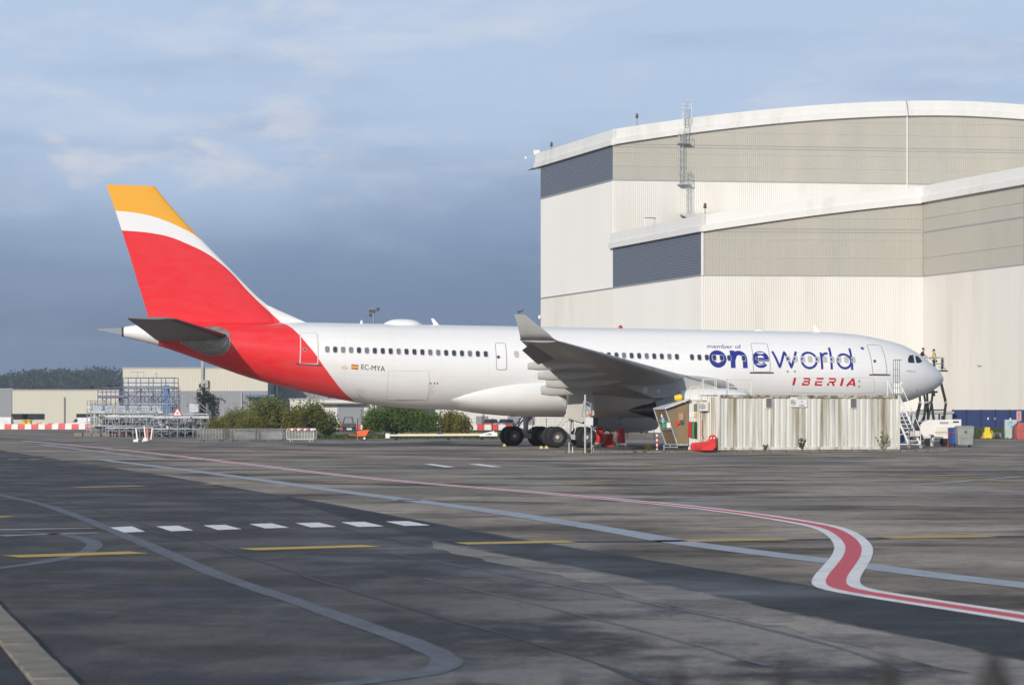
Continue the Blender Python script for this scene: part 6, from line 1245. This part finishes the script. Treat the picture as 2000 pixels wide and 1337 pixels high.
def car(name, label, cat, px, d, rz, paint_, L=4.2, Hh=1.5, W_=1.75, van=False, z=0.0):
    t = thing(name, label, cat, (X(px, d), d, z), 'far parked vehicles', rz); h = L / 2
    low_ = [(-h, .35), (-h, .75), (-h + .1, .95), (h - 1.0, .95), (h - .25, .80), (h, .62), (h, .3)] if not van else [(-h, .35), (-h, 1.15), (h - .9, 1.15), (h - .2, .95), (h, .7), (h, .3)]
    up_ = [(-h + .25, .95), (-h + .65, Hh - .06), (-.1, Hh), (.35, Hh - .03), (h - 1.15, .95)] if not van else [(-h, 1.15), (-h, Hh), (h - 1.9, Hh), (h - 1.5, Hh - .1), (h - .85, 1.15)]
    MB().loft([[Vector((x, y * k, z_)) for x, z_ in low_] for y, k in ((-W_ / 2, 1), (W_ / 2, 1))]).build('body', paint_, t, bevel=.06)
    MB().loft([[Vector((x * .98, y, z_)) for x, z_ in up_] for y in (-W_ / 2 + .10, W_ / 2 - .10)]).build('cabin', carglass if not van else paint_, t, bevel=.05)
    if not van: MB().prism([(x, -W_ / 2 + .12, z_ + .012) for x, z_ in ((-h + .68, Hh - .06), (-.1, Hh), (.35, Hh - .03))] + [(x, -W_ / 2 + .12, z_ - .04) for x, z_ in ((.35, Hh - .03), (-h + .68, Hh - .06))], (0, W_ - .24, 0)).build('roof', paint_, t)
    else: MB().prism([(h - 1.45, -W_ / 2 + .07, Hh - .25), (h - 1.0, -W_ / 2 + .07, 1.2), (h - 1.9, -W_ / 2 + .07, 1.2), (h - 1.9, -W_ / 2 + .07, Hh - .25)], (0, W_ - .14, 0)).build('side_window', carglass, t); MB().prism([(h - 1.46, -.7, Hh - .16), (h - .86, -.75, 1.2), (h - .84, .75, 1.2), (h - 1.44, .7, Hh - .16)], (.02, 0, .02)).build('windscreen', carglass, t)
    for x in (-h + .8, h - .85):
        for y in (-W_ / 2 + .08, W_ / 2 - .08): q = MB(); q.lathe([(.18, -.10), (.32, -.10), (.33, 0), (.32, .10), (.18, .10)], (x, y, .33), (0, 1, 0), 18); q.lathe([(.02, -.11), (.19, -.10), (.19, .10), (.02, .11)], (x, y, .33), (0, 1, 0), 14, 1); q.build('wheel', [rubber, galv], t)
    for y in (-.6, .6): MB().box((h - .03, y, .68), (.10, .32, .16)).build('headlight', lampm, t, bevel=.02); MB().box((-h + .02, y, .78), (.08, .28, .16)).build('tail_light', taill, t, bevel=.02)
    MB().box((h + .01, 0, .45), (.04, .5, .12)).build('number_plate', white, t)
silver = M('silver_car_paint', (.35, .36, .38), .3, .5, coat=.5); carred = M('red_car_paint', (.30, .03, .03), .3, coat=.5); carwhite = M('white_car_paint', (.72, .72, .72), .3, coat=.5); cardark = M('dark_car_paint', (.04, .045, .055), .3, coat=.5)
car('parked_car', 'small red car parked behind the wheels, left of a silver one', 'car', 961, 425, R(-65), carred, z=.3); car('parked_car', 'silver car parked behind the wheels, right of a red one', 'car', 986, 424, R(-120), silver, z=.3); car('parked_car', 'pale grey car seen below the engine', 'car', 1240, 330, R(20), silver)
car('panel_van', 'white panel van beyond the barriers left of the docks', 'van', 158, 500, R(170), carwhite, 4.6, 2.1, 1.9, True)
car('parked_car', 'dark car parked behind the left dock platform', 'car', 235, 300, R(10), cardark); car('parked_car', 'dark car parked behind the stair platform', 'car', 385, 300, R(-8), cardark); car('parked_car', 'white car parked behind the middle docks', 'car', 330, 302, R(6), carwhite); car('panel_van', 'white van cut by the left picture edge', 'van', 2, 520, R(175), carwhite, 4.8, 2.2, 1.9, True)
t = thing('forklift', 'small dark forklift beside the tiny person in yellow', 'forklift', (X(681, 404), 404, 0)); MB().box((0, .5, .75), (2.2, 1.1, .8)).build('body', dark, t, bevel=.08); MB().path([(-.9, .1, 1.1), (-.7, .1, 2.1), (.5, .1, 2.1), (.7, .1, 1.1)], .06).path([(-.9, .9, 1.1), (-.7, .9, 2.1), (.5, .9, 2.1), (.7, .9, 1.1)], .06).box((-.1, .5, 2.12), (1.3, .95, .07)).build('roof_guard', dark, t); MB().bar((1.2, .2, .2), (1.2, .2, 2.4), .1).bar((1.2, .8, .2), (1.2, .8, 2.4), .1).build('mast', steel, t); MB().box((1.8, .5, .15), (1.1, .6, .05)).build('forks', steel, t)
for x in (-.7, .8):
    for y in (0, 1.0): MB().lathe([(.05, -.1), (.32, -.1), (.32, .1), (.05, .1)], (x, y, .32), (0, 1, 0), 14).build('wheel', rubber, t)
for i, (px, h_) in enumerate(((226 / 4.76, 0), (275 / 4.76, 0))):
    t = thing('cable_spool', ['yellow and tan cable spool, left of two behind the barriers', 'yellow and tan cable spool, right of two behind the barriers'][i], 'spool', (X(px, 470), 470, 0), 'cable spools')
    MB().lathe([(.7, 0), (.7, .12), (.45, .14), (.45, .9), (.7, .92), (.7, 1.05)], (0, 0, .6), (0, 0, 1), 18).build('spool', yellow, t); MB().tube((0, 0, 0), (0, 0, 1.7), .12).build('core', M('tan_wood', (.35, .22, .12), .7), t)
# railing with spear points just in front of the photographer
rl = thing('spear_railing', 'blurred dark railing with spear points at the bottom right edge', 'railing', (.3, 2.0, 0)); rz = random.Random(9)
for k in range(14):
    x = -.422 + k * .084; zt_ = 1.622 + .0048 * k + rz.uniform(-.003, .003); q = MB(); q.tube((x, 0, 0), (x, 0, zt_), .013, 8); q.lathe([(.013, 0), (.024, .02), (.016, .05), (.001, .09)], (x, 0, zt_ - .02), (0, 0, 1), 10); q.build('bar', black, rl)
for z in (.2, 1.35): MB().box((.13, 0, z), (1.3, .03, .04)).build('rail', black, rl)
# ---------------------------------------------------------------- the air
hz = MB(); hz.box((-100, 1000, 34), (3200, 2300, 70)); hz = hz.build('haze', [], smooth=False); tag(hz, 'thin pale haze over the whole place', 'haze', kind='stuff')
m = bpy.data.materials.new('haze_air'); m.use_nodes = True; nt = m.node_tree; nt.nodes.clear(); o = nt.nodes.new('ShaderNodeOutputMaterial'); v = nt.nodes.new('ShaderNodeVolumePrincipled')
v.inputs['Color'].default_value = (.80, .88, 1.0, 1); v.inputs['Density'].default_value = .00023; v.inputs['Anisotropy'].default_value = .3; nt.links.new(v.outputs[0], o.inputs['Volume']); hz.data.materials.append(m)
